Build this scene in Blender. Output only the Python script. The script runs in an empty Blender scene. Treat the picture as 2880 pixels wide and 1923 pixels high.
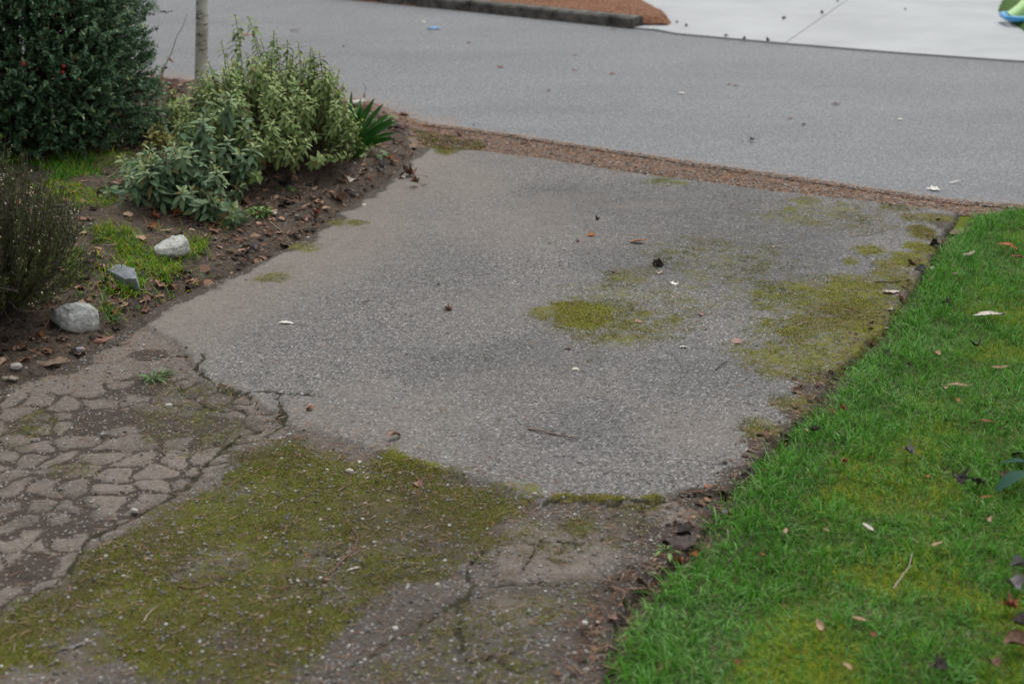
import bpy, math, random
import numpy as np
from mathutils import noise as mnoise, Vector
random.seed(7); RNG = np.random.RandomState(11)
scene = bpy.context.scene
COL = scene.collection
R = math.radians

# ------------------------------------------------------------------ camera, sky, sun, exposure
CAM_H, PITCH, FPX = 1.6, 20.0, 4000.0
cam_d = bpy.data.cameras.new("camera"); cam = bpy.data.objects.new("camera", cam_d); COL.objects.link(cam)
cam.location = (0, 0, CAM_H); cam.rotation_euler = (R(90 - PITCH), 0, 0)
cam_d.sensor_width = 36; cam_d.lens = 50.0; cam_d.clip_start = 0.05; cam_d.clip_end = 1500
cam_d.dof.use_dof = True; cam_d.dof.focus_distance = 4.7; cam_d.dof.aperture_fstop = 3.4
scene.camera = cam
w = bpy.data.worlds.new("World"); scene.world = w; w.use_nodes = True
wt = w.node_tree; wt.nodes.clear()
sky = wt.nodes.new('ShaderNodeTexSky'); sky.sky_type = 'NISHITA'; sky.sun_disc = False
SUN_EL, SUN_AZ = 62, 20
sky.sun_elevation = R(SUN_EL); sky.sun_rotation = R(SUN_AZ); sky.dust_density = 3.0
hs = wt.nodes.new('ShaderNodeHueSaturation'); hs.inputs['Saturation'].default_value = 0.08
bg = wt.nodes.new('ShaderNodeBackground'); bg.inputs['Strength'].default_value = 0.125
wo = wt.nodes.new('ShaderNodeOutputWorld')
wt.links.new(sky.outputs[0], hs.inputs['Color']); wt.links.new(hs.outputs[0], bg.inputs['Color']); wt.links.new(bg.outputs[0], wo.inputs[0])
sd = bpy.data.lights.new("sun", 'SUN'); sd.energy = 1.25; sd.angle = R(30); sd.color = (1, 0.97, 0.93)
so = bpy.data.objects.new("sun", sd); COL.objects.link(so)
so.rotation_euler = (R(90 - SUN_EL), 0, R(180 - SUN_AZ))
scene.view_settings.view_transform = 'Standard'; scene.view_settings.look = 'None'
scene.view_settings.exposure = 0.33; scene.view_settings.gamma = 1.0
scene.cycles.use_denoising = True; scene.cycles.denoiser = "OPENIMAGEDENOISE"; scene.cycles.denoising_prefilter = "NONE"
scene.cycles.max_bounces = 6; scene.cycles.diffuse_bounces = 3; scene.cycles.glossy_bounces = 2

# ------------------------------------------------------------------ geometry of the view -> ground
cp, sp_ = math.cos(R(PITCH)), math.sin(R(PITCH))
def U(px, py, z=0.0):
    """source-photo pixel -> world point on the horizontal plane at height z"""
    a = (px - 1440) / FPX; b = -(py - 961.5) / FPX
    dx, dy, dz = a, cp + b * sp_, -sp_ + b * cp
    t = (z - CAM_H) / dz
    return (dx * t, dy * t)
DS = 1.2264
def D(x, y): return (x * DS, y * DS)

# ------------------------------------------------------------------ numpy noise
_T = np.random.RandomState(3).rand(256, 256)
def vn(x, y):
    xi = np.floor(x).astype(int); yi = np.floor(y).astype(int); fx = x - xi; fy = y - yi
    fx = fx * fx * (3 - 2 * fx); fy = fy * fy * (3 - 2 * fy)
    a = _T[xi & 255, yi & 255]; b = _T[(xi + 1) & 255, yi & 255]; c = _T[xi & 255, (yi + 1) & 255]; d = _T[(xi + 1) & 255, (yi + 1) & 255]
    return (a * (1 - fx) + b * fx) * (1 - fy) + (c * (1 - fx) + d * fx) * fy
def fbm(x, y, s, o=4, seed=0):
    r = 0; amp = 0.5; tot = 0
    for k in range(o):
        r = r + amp * vn(x * s + 17.3 * k + seed * 7.7, y * s + 5.1 * k + seed * 3.3); tot += amp; amp *= 0.5; s *= 2.03
    return r / tot
def ss(a, b, x):
    t = np.clip((x - a) / (b - a), 0, 1); return t * t * (3 - 2 * t)
def segdist(P, x, y):
    d = np.full(np.shape(x), 1e9)
    for (ax, ay), (bx, by) in zip(P[:-1], P[1:]):
        vx, vy = bx - ax, by - ay; L = vx * vx + vy * vy + 1e-12
        t = np.clip(((x - ax) * vx + (y - ay) * vy) / L, 0, 1)
        d = np.minimum(d, np.hypot(x - ax - t * vx, y - ay - t * vy))
    return d
def sdf(P, x, y):
    """positive inside"""
    Q = list(P) + [P[0]]; d = segdist(Q, x, y); ins = np.zeros(np.shape(x), bool)
    for (ax, ay), (bx, by) in zip(Q[:-1], Q[1:]):
        c = ((ay > y) != (by > y)) & (x < (bx - ax) * (y - ay) / ((by - ay) if by != ay else 1e-12) + ax)
        ins ^= c
    return np.where(ins, d, -d)
def PD(*pts, z=.010): return [U(*D(a, b), z) for a, b in pts]

# outlines, read off the photograph and laid on the ground plane
LEFT = PD((-330, 1010), (0, 880), (120, 845), (200, 800), (280, 745), (370, 700), (470, 655), (600, 600), (700, 545), (770, 490), (880, 420), (930, 372), (955, 338))
TOP = PD((955, 338), (1100, 345), (1250, 364), (1400, 390), (1700, 430), (2000, 462), (2200, 487))
RIGHT = PD((2200, 487), (2140, 590), (2090, 670), (2030, 750), (1900, 870), (1870, 930), (1790, 1010), (1700, 1095), (1640, 1160), (1600, 1240), (1520, 1300), (1440, 1370), (1405, 1460), (1380, 1568), (1350, 1800))
DRIVE = LEFT + TOP[1:] + RIGHT[1:] + [(-0.1, 1.6), (-3.0, 1.6), (-3.0, 3.2)]
REDGE = [(-40, 15.0), (-9, 11.3)] + PD((0, 139), (430, 190), (655, 215), (840, 240), (950, 285), (1100, 305), (1400, 350), (1700, 395), (2000, 440), (2200, 470), (2348, 480), z=0.0) + [(9, 4.6), (40, 0.6)]
BED = LEFT + PD((950, 285), (840, 240), (655, 215), (430, 190), (0, 139)) + [(-9, 11.3), (-9, 2.0), (-3.0, 2.0)]
GRASSB = PD((2225, 505), (2170, 560), (2130, 620), (2100, 680), (2060, 720), (2030, 780), (1990, 820), (1930, 870), (1890, 920), (1850, 970), (1790, 1030), (1730, 1090), (1665, 1150), (1640, 1200), (1610, 1250), (1575, 1290), (1510, 1370), (1450, 1430), (1400, 1568), (1370, 1800))
LAWN = GRASSB + [(0.1, 1.2), (9, 1.2), (9, 4.5)] + PD((2348, 486), (2300, 484))

def h_drive(x, y):
    s = sdf(DRIVE, x, y) + (fbm(x, y, 18, 3, 1) - .5) * .03
    old = ss(-.01, .01, sdf(OLD, x, y) + (fbm(x, y, 15, 3, 8) - .5) * .05)
    h = 0.014 - 0.011 * old + (fbm(x, y, 1.6, 3, 2) - .5) * .018 + (fbm(x, y, 25, 3, 5) - .5) * (.002 + .005 * old)
    return h - 0.07 * ss(.012, -.03, s)
def h_bed(x, y):
    s = sdf(BED, x, y) + (fbm(x, y, 9, 3, 4) - .5) * .06
    return -0.03 + 0.065 * ss(-.02, .12, s) + 0.10 * ss(.08, .75, s) + (fbm(x, y, 5, 4, 6) - .5) * .07 * ss(0, .25, s) + (fbm(x, y, 40, 3, 7) - .5) * .018
def h_lawn(x, y):
    s = sdf(LAWN, x, y)
    return -0.02 + 0.045 * ss(-.06, .10, s) + 0.05 * ss(.1, 1.2, s) + (fbm(x, y, 3, 3, 9) - .5) * .04 * ss(0, .3, s) + (fbm(x, y, 30, 3, 7) - .5) * .01
OLD = PD((-300, 700), (300, 720), (420, 800), (480, 880), (560, 910), (640, 950), (660, 985), (760, 1000), (870, 1035), (960, 1070), (1060, 1083), (1150, 1112), (1240, 1150), (1300, 1140), (1400, 1146), (1490, 1150), (1560, 1130), (1700, 1122), (1760, 1140)) + [(1.2, 2.6), (.6, 1.4), (-3.2, 1.4)]
def Ht(x, y):
    x = np.atleast_1d(np.asarray(x, float)); y = np.atleast_1d(np.asarray(y, float))
    if x.size == 1:
        X0, Y0 = float(x[0]), float(y[0]); h = np.array([-.02])
        if sdf(DRIVE, x, y)[0] > -.1: h = np.maximum(h, h_drive(x, y))
        if X0 < .6 and sdf(BED, x, y)[0] > -.15: h = np.maximum(h, h_bed(x, y))
        if X0 > .05 and sdf(LAWN, x, y)[0] > -.15: h = np.maximum(h, h_lawn(x, y))
        return np.maximum(h, 0.0) if Y0 > np.interp(X0, [p[0] for p in REDGE], [p[1] for p in REDGE]) else h
    h = np.maximum(h_drive(x, y), -0.02)
    h = np.maximum(h, np.where(sdf(BED, x, y) > -.15, h_bed(x, y), -1)); h = np.maximum(h, np.where(sdf(LAWN, x, y) > -.15, h_lawn(x, y), -1))
    rd = (y > np.interp(x, [p[0] for p in REDGE], [p[1] for p in REDGE]))
    return np.where(rd, np.maximum(h, 0.0), h)
def G(px, py):
    z = 0.03
    for k in range(6):
        x, y = U(px, py, z); h = float(Ht(x, y)[0])
        if abs(h - z) < .0015: break
        z = .3 * z + .7 * h
    return x, y, h
_GC = {}
def GD(a, b):
    if (a, b) not in _GC: _GC[(a, b)] = G(*D(a, b))
    return _GC[(a, b)]

# ------------------------------------------------------------------ mesh building
def mk(name, V, F, mat, parent=None, loc=None, smooth=True, attrs=None):
    V = np.asarray(V, np.float32).reshape(-1, 3)
    Fs = F if isinstance(F, list) else [F]
    me = bpy.data.meshes.new(name)
    me.vertices.add(len(V)); me.vertices.foreach_set('co', V.ravel())
    nl = sum(f.size for f in Fs); npoly = sum(len(f) for f in Fs)
    me.loops.add(nl); me.loops.foreach_set('vertex_index', np.concatenate([f.ravel() for f in Fs]).astype(np.int32))
    me.polygons.add(npoly)
    st = []; o = 0
    for f in Fs:
        st.append(o + np.arange(len(f)) * f.shape[1]); o += f.size
    me.polygons.foreach_set('loop_start', np.concatenate(st).astype(np.int32))
    me.polygons.foreach_set('use_smooth', np.full(npoly, smooth, bool))
    for k, a in (attrs or {}).items():
        at = me.attributes.new(k, 'FLOAT', 'POINT'); at.data.foreach_set('value', np.asarray(a, np.float32))
    me.update(); me.validate()
    me.materials.append(mat)
    ob = bpy.data.objects.new(name, me); COL.objects.link(ob)
    if parent: ob.parent = parent
    if loc is not None: ob.location = loc
    return ob
def struct(o): o['kind'] = 'structure'; return o
def stuff(o, label, cat): o['kind'] = 'stuff'; o['label'] = label; o['category'] = cat; return o
def tag(o, label, cat, group=None):
    o['label'] = label; o['category'] = cat
    if group: o['group'] = group
    return o
def empty(name, loc, label, cat, group=None):
    o = bpy.data.objects.new(name, None); COL.objects.link(o); o.location = loc; o.empty_display_size = .1
    return tag(o, label, cat, group)
def grid(x0, x1, y0, y1, s):
    nx = int((x1 - x0) / s) + 1; ny = int((y1 - y0) / s) + 1
    X, Y = np.meshgrid(np.linspace(x0, x1, nx), np.linspace(y0, y1, ny)); i = np.arange(nx * ny).reshape(ny, nx)
    F = np.stack([i[:-1, :-1], i[:-1, 1:], i[1:, 1:], i[1:, :-1]], -1).reshape(-1, 4)
    return X.ravel(), Y.ravel(), F
def unit(v): return v / (np.linalg.norm(v, axis=-1, keepdims=True) + 1e-9)
def inst(TV, TF, P, Yd, Zn, S):
    """copies of one template (length along y, normal z) -> V, F, index of instance per vertex"""
    P = np.asarray(P); n = len(P); Y = unit(Yd); X = unit(np.cross(Y, Zn)); Z = np.cross(X, Y)
    S = np.asarray(S)
    if S.ndim == 1: S = np.repeat(S[:, None], 3, 1)
    T = TV[None, :, :] * S[:, None, :]
    V = P[:, None, :] + T[..., 0:1] * X[:, None, :] + T[..., 1:2] * Y[:, None, :] + T[..., 2:3] * Z[:, None, :]
    F = (TF[None] + (np.arange(n) * len(TV))[:, None, None]).reshape(-1, TF.shape[1])
    return V.reshape(-1, 3), F, np.repeat(np.arange(n), len(TV))
def join(parts):
    V = []; F = []; A = {}; o = 0
    for v, f, a in parts:
        V.append(v); F.append(f + o); o += len(v)
        for k in a: A.setdefault(k, []).append(a[k])
    by = {}
    for f in F: by.setdefault(f.shape[1], []).append(f)
    return np.concatenate(V), [np.concatenate(x) for x in by.values()], {k: np.concatenate(x) for k, x in A.items()}
def leaf_tpl(rows=4, droop=.25, fold=.15, wmax=.45):
    """leaf of length 1, max width 2*0.5*wmax"""
    V = []
    for i in range(rows + 1):
        t = i / rows; wd = wmax * 0.5 * math.sin(math.pi * min(1, t * .92 + .04)) ** .8
        z = -droop * t * t
        V += [(-wd, t, z + fold * wd), (0, t, z), (wd, t, z + fold * wd)]
    F = []
    for i in range(rows):
        a = i * 3; F += [(a, a + 1, a + 4, a + 3), (a + 1, a + 2, a + 5, a + 4)]
    return np.array(V), np.array(F)
def blade_tpl(bend, tw=0.0, seg=4, wid=.5):
    V = []; x = 0.0; z = 0.0; a = 0.0
    pts = []
    for i in range(seg + 1):
        pts.append((x, z)); a += bend / seg; x += math.sin(a) / seg; z += math.cos(a) / seg
    for i, (px, pz) in enumerate(pts):
        t = i / seg; wd = wid * (1 - t ** 1.6) * (.75 + .25 * math.sin(math.pi * t))
        if i == seg: wd = wid * .06
        V += [(-wd, px, pz), (wd, px, pz)]
    F = [(2 * i, 2 * i + 1, 2 * i + 3, 2 * i + 2) for i in range(seg)]
    return np.array(V), np.array(F)
def tube(pts, rad, n=6, cap=True):
    pts = np.asarray(pts, float); m = len(pts); rad = np.broadcast_to(rad, (m,))
    tan = unit(np.gradient(pts, axis=0)); ref = np.array([.13, .31, .94]); ref = np.where(abs(tan @ ref)[:, None] > .95, np.array([1., .1, 0]), ref)
    A = unit(np.cross(tan, ref)); B = np.cross(tan, A); th = np.linspace(0, 2 * math.pi, n, endpoint=False)
    V = (pts[:, None] + rad[:, None, None] * (np.cos(th)[None, :, None] * A[:, None] + np.sin(th)[None, :, None] * B[:, None])).reshape(-1, 3)
    F = []
    for i in range(m - 1):
        for j in range(n):
            k = (j + 1) % n; F.append((i * n + j, i * n + k, (i + 1) * n + k, (i + 1) * n + j))
    return V, np.array(F)

# ------------------------------------------------------------------ materials
class MT:
    def __init__(s, name):
        s.m = bpy.data.materials.new(name); s.m.use_nodes = True; s.t = s.m.node_tree; s.t.nodes.clear()
        s.out = s.n('ShaderNodeOutputMaterial'); s.b = s.n('ShaderNodeBsdfPrincipled'); s.l(s.b.outputs[0], s.out.inputs[0])
        s.tc = s.n('ShaderNodeTexCoord'); s.co = s.tc.outputs['Object']
    def n(s, ty): return s.t.nodes.new(ty)
    def l(s, a, b): s.t.links.new(a, b)
    def set(s, sock, v):
        if isinstance(v, bpy.types.NodeSocket): s.l(v, sock)
        elif isinstance(v, (tuple, list)) and sock.type == 'RGBA': sock.default_value = tuple(v) + ((1,) if len(v) == 3 else ())
        else: sock.default_value = v
    def attr(s, k): n = s.n('ShaderNodeAttribute'); n.attribute_name = k; return n.outputs['Fac']
    def noise(s, sc, det=4, rough=.55, co=None, dist=0): n = s.n('ShaderNodeTexNoise'); s.l(co or s.co, n.inputs['Vector']); n.inputs['Scale'].default_value = sc; n.inputs['Detail'].default_value = det; n.inputs['Roughness'].default_value = rough; n.inputs['Distortion'].default_value = dist; return n.outputs['Fac']
    def vor(s, sc, co=None, rnd=1.0): n = s.n('ShaderNodeTexVoronoi'); s.l(co or s.co, n.inputs['Vector']); n.inputs['Scale'].default_value = sc; n.inputs['Randomness'].default_value = rnd; return n
    def sep(s, c): n = s.n('ShaderNodeSeparateColor'); s.l(c, n.inputs[0]); return n.outputs
    def math(s, op, a, b=None, clamp=False):
        n = s.n('ShaderNodeMath'); n.operation = op; n.use_clamp = clamp; s.set(n.inputs[0], a)
        if b is not None: s.set(n.inputs[1], b)
        return n.outputs[0]
    def mr(s, x, a, b, c=0., d=1.):
        n = s.n('ShaderNodeMapRange'); s.set(n.inputs[0], x)
        for i, v in enumerate((a, b, c, d)): n.inputs[i + 1].default_value = v
        return n.outputs[0]
    def mix(s, f, a, b, bt='MIX'):
        n = s.n('ShaderNodeMix'); n.data_type = 'RGBA'; n.blend_type = bt; s.set(n.inputs[0], f); s.set(n.inputs[6], a); s.set(n.inputs[7], b); return n.outputs[2]
    def ramp(s, x, stops, interp='LINEAR'):
        n = s.n('ShaderNodeValToRGB'); s.set(n.inputs[0], x); r = n.color_ramp; r.interpolation = interp
        while len(r.elements) < len(stops): r.elements.new(.5)
        for e, (p, c) in zip(r.elements, stops): e.position = p; e.color = tuple(c) + (1,)
        return n.outputs[0]
    def done(s, col, rough=.8, bump=None, strength=.5, dist=.005, spec=.3, trans=0):
        s.set(s.b.inputs['Base Color'], col); s.set(s.b.inputs['Roughness'], rough); s.b.inputs['Specular IOR Level'].default_value = spec
        if bump is not None:
            n = s.n('ShaderNodeBump'); n.inputs['Strength'].default_value = strength; n.inputs['Distance'].default_value = dist; s.l(bump, n.inputs['Height']); s.l(n.outputs[0], s.b.inputs['Normal'])
        return s.m

def g3(v, t=(1, 1, 1)): return (v * t[0], v * t[1], v * t[2])
def m_drive():
    m = MT('driveway_asphalt')
    A = {k: m.attr(k) for k in ('moss', 'dirt', 'crk', 'tan', 'dark', 'old')}
    v1 = m.vor(210); r1 = m.sep(v1.outputs['Color']); v2 = m.vor(95); r2 = m.sep(v2.outputs['Color']); v3 = m.vor(38); r3 = m.sep(v3.outputs['Color'])
    nb = m.noise(2.2, 5, .6); nm = m.noise(14, 5, .65); nf = m.noise(75, 4, .7); nx = m.noise(260, 2, .6)
    w_ = (1.11, 1.06, 1.01)
    asp = m.ramp(r1[0], [(0, g3(.035, w_)), (.25, g3(.10, w_)), (.6, g3(.16, w_)), (.88, g3(.225, w_)), (.96, g3(.32, w_)), (1, g3(.50, w_))])
    asp = m.mix(m.mr(nb, .3, .7), asp, m.mix(1.0, asp, (.80, .81, .84), 'MULTIPLY'))
    asp = m.mix(m.math('MULTIPLY', m.mr(nm, .35, .65), .22), asp, (.20, .19, .178)); asp = m.mix(m.mr(nf, .50, .68, 0, .55), asp, m.mix(1., asp, (.55, .55, .56), 'MULTIPLY'))
    # dark pits
    pit = m.math('MULTIPLY', m.math('GREATER_THAN', r3[1], .52), m.mr(v3.outputs['Distance'], .30, .16))
    asp = m.mix(m.math('MULTIPLY', pit, m.mr(nf, .35, .6, .1, .75)), asp, (.038, .036, .034))
    # exposed coarse stones where the surface is old
    st = m.ramp(r2[0], [(0, (.09, .085, .08)), (.3, (.16, .155, .15)), (.6, (.22, .225, .235)), (.85, (.27, .26, .25)), (1, (.46, .46, .44))])
    stm = m.mr(v2.outputs['Distance'], .42, .30)
    bind = m.mix(m.mr(nf, .3, .7), (.042, .034, .028), (.125, .105, .09))
    oldc = m.mix(m.math('MULTIPLY', stm, m.mr(r2[1], .35, .6)), bind, st)
    col = m.mix(A['old'], asp, oldc)
    col = m.mix(m.math('MULTIPLY', A['dark'], m.mr(nm, .30, .62, .35, 1.25)), col, m.mix(1.0, col, (.66, .68, .71), 'MULTIPLY'))
    tanm = m.math('MULTIPLY', A['tan'], m.mr(nf, .3, .62, .35, .95))
    col = m.mix(tanm, col, m.mix(nm, (.165, .138, .115), (.27, .232, .200)))
    dn = m.math('ADD', m.math('MULTIPLY', m.math('SUBTRACT', nm, .5), .9), m.math('MULTIPLY', m.math('SUBTRACT', nf, .5), 1.1))
    dm = m.mr(m.math('ADD', A['dirt'], dn), .42, .62)
    dirtc = m.mix(m.mr(nx, .3, .7), (.028, .021, .017), (.085, .066, .053))
    dirtc = m.mix(m.math('MULTIPLY', m.math('GREATER_THAN', r1[1], .95), .8), dirtc, (.33, .31, .28))
    col = m.mix(dm, col, dirtc)
    mn = m.math('ADD', m.math('MULTIPLY', m.math('SUBTRACT', nm, .5), 1.0), m.math('MULTIPLY', m.math('SUBTRACT', nf, .5), 1.9))
    mm = m.mr(m.math('ADD', A['moss'], mn), .36, .72)
    keep = m.math('MULTIPLY', m.math('GREATER_THAN', r2[2], .86), stm)
    mm = m.math('MULTIPLY', mm, m.math('SUBTRACT', 1.0, m.math('MULTIPLY', keep, .9)))
    mossc = m.mix(m.mr(nx, .3, .7), (.045, .042, .008), (.135, .145, .010))
    mossc = m.mix(m.mr(nb, .45, .62, 0, .75), mossc, m.mix(nx, (.04, .030, .016), (.10, .075, .03)))
    mossc = m.mix(m.math('SUBTRACT', 1.0, A['old'], True), mossc, m.mix(1., mossc, (1.55, 1.5, 1.1), 'MULTIPLY'))
    col = m.mix(mm, col, mossc)
    ck = m.mr(m.math('ADD', A['crk'], m.math('MULTIPLY', m.math('SUBTRACT', nf, .5), .9)), .42, .62)
    col = m.mix(ck, col, m.mix(nm, (.022, .018, .014), (.045, .042, .014)))
    h = m.math('ADD', m.math('MULTIPLY', v1.outputs['Distance'], -.5), m.math('MULTIPLY', nx, .5))
    h = m.math('ADD', h, m.math('MULTIPLY', mm, m.math('MULTIPLY', nf, 1.5)))
    h = m.math('SUBTRACT', h, m.math('MULTIPLY', pit, .8))
    h = m.math('ADD', h, m.math('MULTIPLY', A['old'], m.math('MULTIPLY', stm, .6)))
    return m.done(col, .85, h, .7, .003, .3)
_a, _b = U(1900, 98), U(2880, 177); ROADANG = -math.atan2(_b[1] - _a[1], _b[0] - _a[0])
def m_road():
    m = MT('road_asphalt')
    v1 = m.vor(150); r1 = m.sep(v1.outputs['Color']); nb = m.noise(.35, 5, .6); nm = m.noise(6, 5, .6); nx = m.noise(90, 3, .7)
    t = (.95, 1.0, 1.07)
    c = m.ramp(r1[0], [(0, g3(.045, t)), (.25, g3(.110, t)), (.75, g3(.188, t)), (.93, g3(.25, t)), (1, g3(.38, t))])
    mp = m.n('ShaderNodeMapping'); mp.inputs['Rotation'].default_value = (0, 0, ROADANG); mp.inputs['Scale'].default_value = (.35, 2.2, 1); m.l(m.co, mp.inputs[0]); ns = m.noise(1.0, 5, .6, mp.outputs[0]); c = m.mix(m.mr(ns, .38, .66, 0, .6), c, m.mix(1., c, (.74, .75, .77), 'MULTIPLY')); nq = m.noise(40, 3, .7); c = m.mix(m.mr(nq, .45, .75, 0, .7), c, m.mix(1., c, (.6, .6, .6), 'MULTIPLY')); nw = m.noise(.9, 4, .5); c = m.mix(m.mr(nw, .45, .62, 0, .5), c, m.mix(1., c, (.80, .80, .81), 'MULTIPLY'))
    c = m.mix(m.mr(nb, .35, .65, 0, .5), c, m.mix(1., c, (.86, .85, .83), 'MULTIPLY'))
    c = m.mix(m.math('MULTIPLY', m.mr(nm, .35, .7), .4), c, m.mix(1., c, (1.12, 1.08, 1.02), 'MULTIPLY'))
    e = m.attr('edge'); ef = m.mr(m.math('ADD', e, m.math('MULTIPLY', m.math('SUBTRACT', nm, .5), 1.1)), .30, 1.0, 0, .85)
    c = m.mix(ef, c, m.mix(nx, (.13, .085, .058), (.26, .18, .13)))
    return m.done(c, .6, m.math('ADD', v1.outputs['Distance'], nx), .5, .003, .5)
def m_soil(name='soil', light=1.0, red=0.0):
    m = MT(name); nb = m.noise(5, 5, .65); nx = m.noise(60, 4, .7); v = m.vor(55); r = m.sep(v.outputs['Color'])
    c = m.mix(m.mr(nx, .3, .7), g3(.026 * light, (1.2 + red, 1, .85)), g3(.105 * light, (1.25 + red, 1, .82)))
    c = m.mix(m.mr(nb, .45, .7, 0, .6), c, g3(.10 * light, (1.3 + red, 1, .75)))
    c = m.mix(m.math('MULTIPLY', m.math('GREATER_THAN', r[0], .93), m.mr(v.outputs['Distance'], .35, .25)), c, g3(.24, (1.1, 1, .9)))
    ms = m.attr('moss'); mm = m.mr(m.math('ADD', ms, m.math('MULTIPLY', m.math('SUBTRACT', nx, .5), 1.2)), .4, .65)
    c = m.mix(mm, c, m.mix(nx, (.05, .075, .008), (.17, .20, .016)))
    return m.done(c, .95, m.math('ADD', nx, m.math('MULTIPLY', nb, .5)), .8, .012, .15)
def m_ramp(name, attr, stops, rough=.6, spec=.3, bumpsc=None, bs=.3, bd=.001, vein=0, sat=None, trans=0):
    m = MT(name); a = m.attr(attr); c = m.ramp(a, stops); nx = m.noise(40, 3, .6)
    c = m.mix(m.mr(nx, .3, .7, 0, .45), c, m.mix(1., c, (.62, .62, .6), 'MULTIPLY'))
    r = m.done(c, rough, m.noise(bumpsc, 3, .6) if bumpsc else None, bs, bd, spec)
    if trans:
        tr = m.n('ShaderNodeBsdfTranslucent'); m.l(c, tr.inputs[0]); mx = m.n('ShaderNodeMixShader'); mx.inputs[0].default_value = trans
        m.l(m.b.outputs[0], mx.inputs[1]); m.l(tr.outputs[0], mx.inputs[2]); m.l(mx.outputs[0], m.out.inputs[0])
    return r
def m_rock(name, c1, c2, sc, dark):
    m = MT(name); n = m.noise(sc, 6, .7); c = m.mix(m.mr(n, .35, .65), c1, c2); n2 = m.noise(sc * .8, 4, .75); c = m.mix(m.mr(n2, .56, .66), c, dark)
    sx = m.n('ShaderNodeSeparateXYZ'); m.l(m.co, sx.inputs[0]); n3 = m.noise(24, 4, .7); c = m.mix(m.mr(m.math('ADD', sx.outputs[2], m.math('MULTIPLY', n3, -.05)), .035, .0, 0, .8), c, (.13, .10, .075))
    n4 = m.noise(70, 3, .7); c = m.mix(m.mr(n4, .60, .70, 0, .6), c, (.09, .095, .07))
    return m.done(c, .92, m.math('ADD', n, n4), 1., .01, .2)
def m_two(name, c1, c2, sc=30, rough=.8, bsc=120, bs=.5, bd=.001, spec=.3, det=5, lo=.35, hi=.65, spots=None):
    m = MT(name); n = m.noise(sc, det, .65); c = m.mix(m.mr(n, lo, hi), c1, c2)
    if spots:
        n2 = m.noise(spots[0], 4, .7); c = m.mix(m.mr(n2, spots[1], spots[1] + .08), c, spots[2])
    return m.done(c, rough, m.noise(bsc, 4, .7), bs, bd, spec)

M_drive, M_road, M_soil = m_drive(), m_road(), m_soil()
# ------------------------------------------------------------------ base ground, road, far side
def plane_grid(name, x0, x1, y0, y1, s, z, mat, **k):
    X, Y, F = grid(x0, x1, y0, y1, s); return mk(name, np.stack([X, Y, np.full_like(X, z)], 1), F, mat, **k)
struct(plane_grid('ground', -700, 700, -700, 700, 50, -.09, m_two('ground_earth', (.05, .075, .02), (.07, .055, .035), 3)))

FAREDGE_px = [(900, -12), (1000, 2), (1157, 17), (1425, 45), (1770, 81), (1840, 88), (1900, 98), (2209, 125), (2526, 152), (2880, 177)]
FE = [U(a, b) for a, b in FAREDGE_px]
def ext(p, q, L): v = np.subtract(q, p); v = v / np.linalg.norm(v); return tuple(np.add(q, v * L))
FE = [ext(FE[4], FE[0], 50)] + FE + [ext(FE[-3], FE[-1], 50)]
fx = np.array([p[0] for p in FE]); fy = np.array([p[1] for p in FE])
nxs = np.array([p[0] for p in REDGE]); nys = np.array([p[1] for p in REDGE])
xs = np.concatenate([np.linspace(-40, -6, 18), np.linspace(-5.9, 6, 240), np.linspace(6.2, 40, 18)])
ny0 = np.interp(xs, nxs, nys) + (fbm(xs, xs * 0 + 3, 6, 4, 2) - .5) * .10; fy0 = np.interp(xs, fx, fy)
K = 50; tt = np.concatenate([[0, .003], np.linspace(0.006, 1, K - 2) ** 1.6])
X = np.repeat(xs[None], K, 0); Y = ny0[None] * (1 - tt[:, None]) + fy0[None] * tt[:, None]
i = np.arange(X.size).reshape(X.shape); F = np.stack([i[:-1, :-1], i[:-1, 1:], i[1:, 1:], i[1:, :-1]], -1).reshape(-1, 4)
dn = (Y - np.interp(X, nxs, nys))
edge = np.exp(-np.clip(dn, 0, 9) / np.where(X < -.3, .42, .16))
Z = np.where(dn < 0.0, -.015, 0.0)
Zr = X * 0; Zr[0] = -.008; Zr[1] = -.001
struct(mk('road', np.stack([X.ravel(), Y.ravel(), Zr.ravel()], 1), F, M_road, attrs={'edge': edge.ravel()}))

# gutter sheet under the joint between road and driveway
GUT = [(p[0], p[1] + .12) for p in REDGE]
X, Y, F = grid(-1.6, 4.2, 4.4, 9.0, .03)
M_gut = m_soil('gutter_dirt', 2.3, .12)
dl = np.minimum(np.abs(Y - np.interp(X, nxs, nys)), 9)
keep = (dl < .6); fk = keep[F].all(1)
gm = ss(.5, .8, fbm(X, Y, 6, 3, 3)) * .5 + .9 * np.exp(-((X + .85) ** 2 + (Y - U(*D(1040, 320))[1]) ** 2) / .05) + .9 * np.exp(-((X - U(*D(2209, 508))[0]) ** 2 + (Y - U(*D(2209, 508))[1]) ** 2) / .02)
Fk = F[fk]; used, inv = np.unique(Fk, return_inverse=True)
struct(mk('gutter', np.stack([X, Y, -.011 + .009 * fbm(X, Y, 12, 3, 1)], 1)[used], inv.reshape(-1, 4), M_gut, smooth=True, attrs={'moss': gm[used]}))

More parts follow.
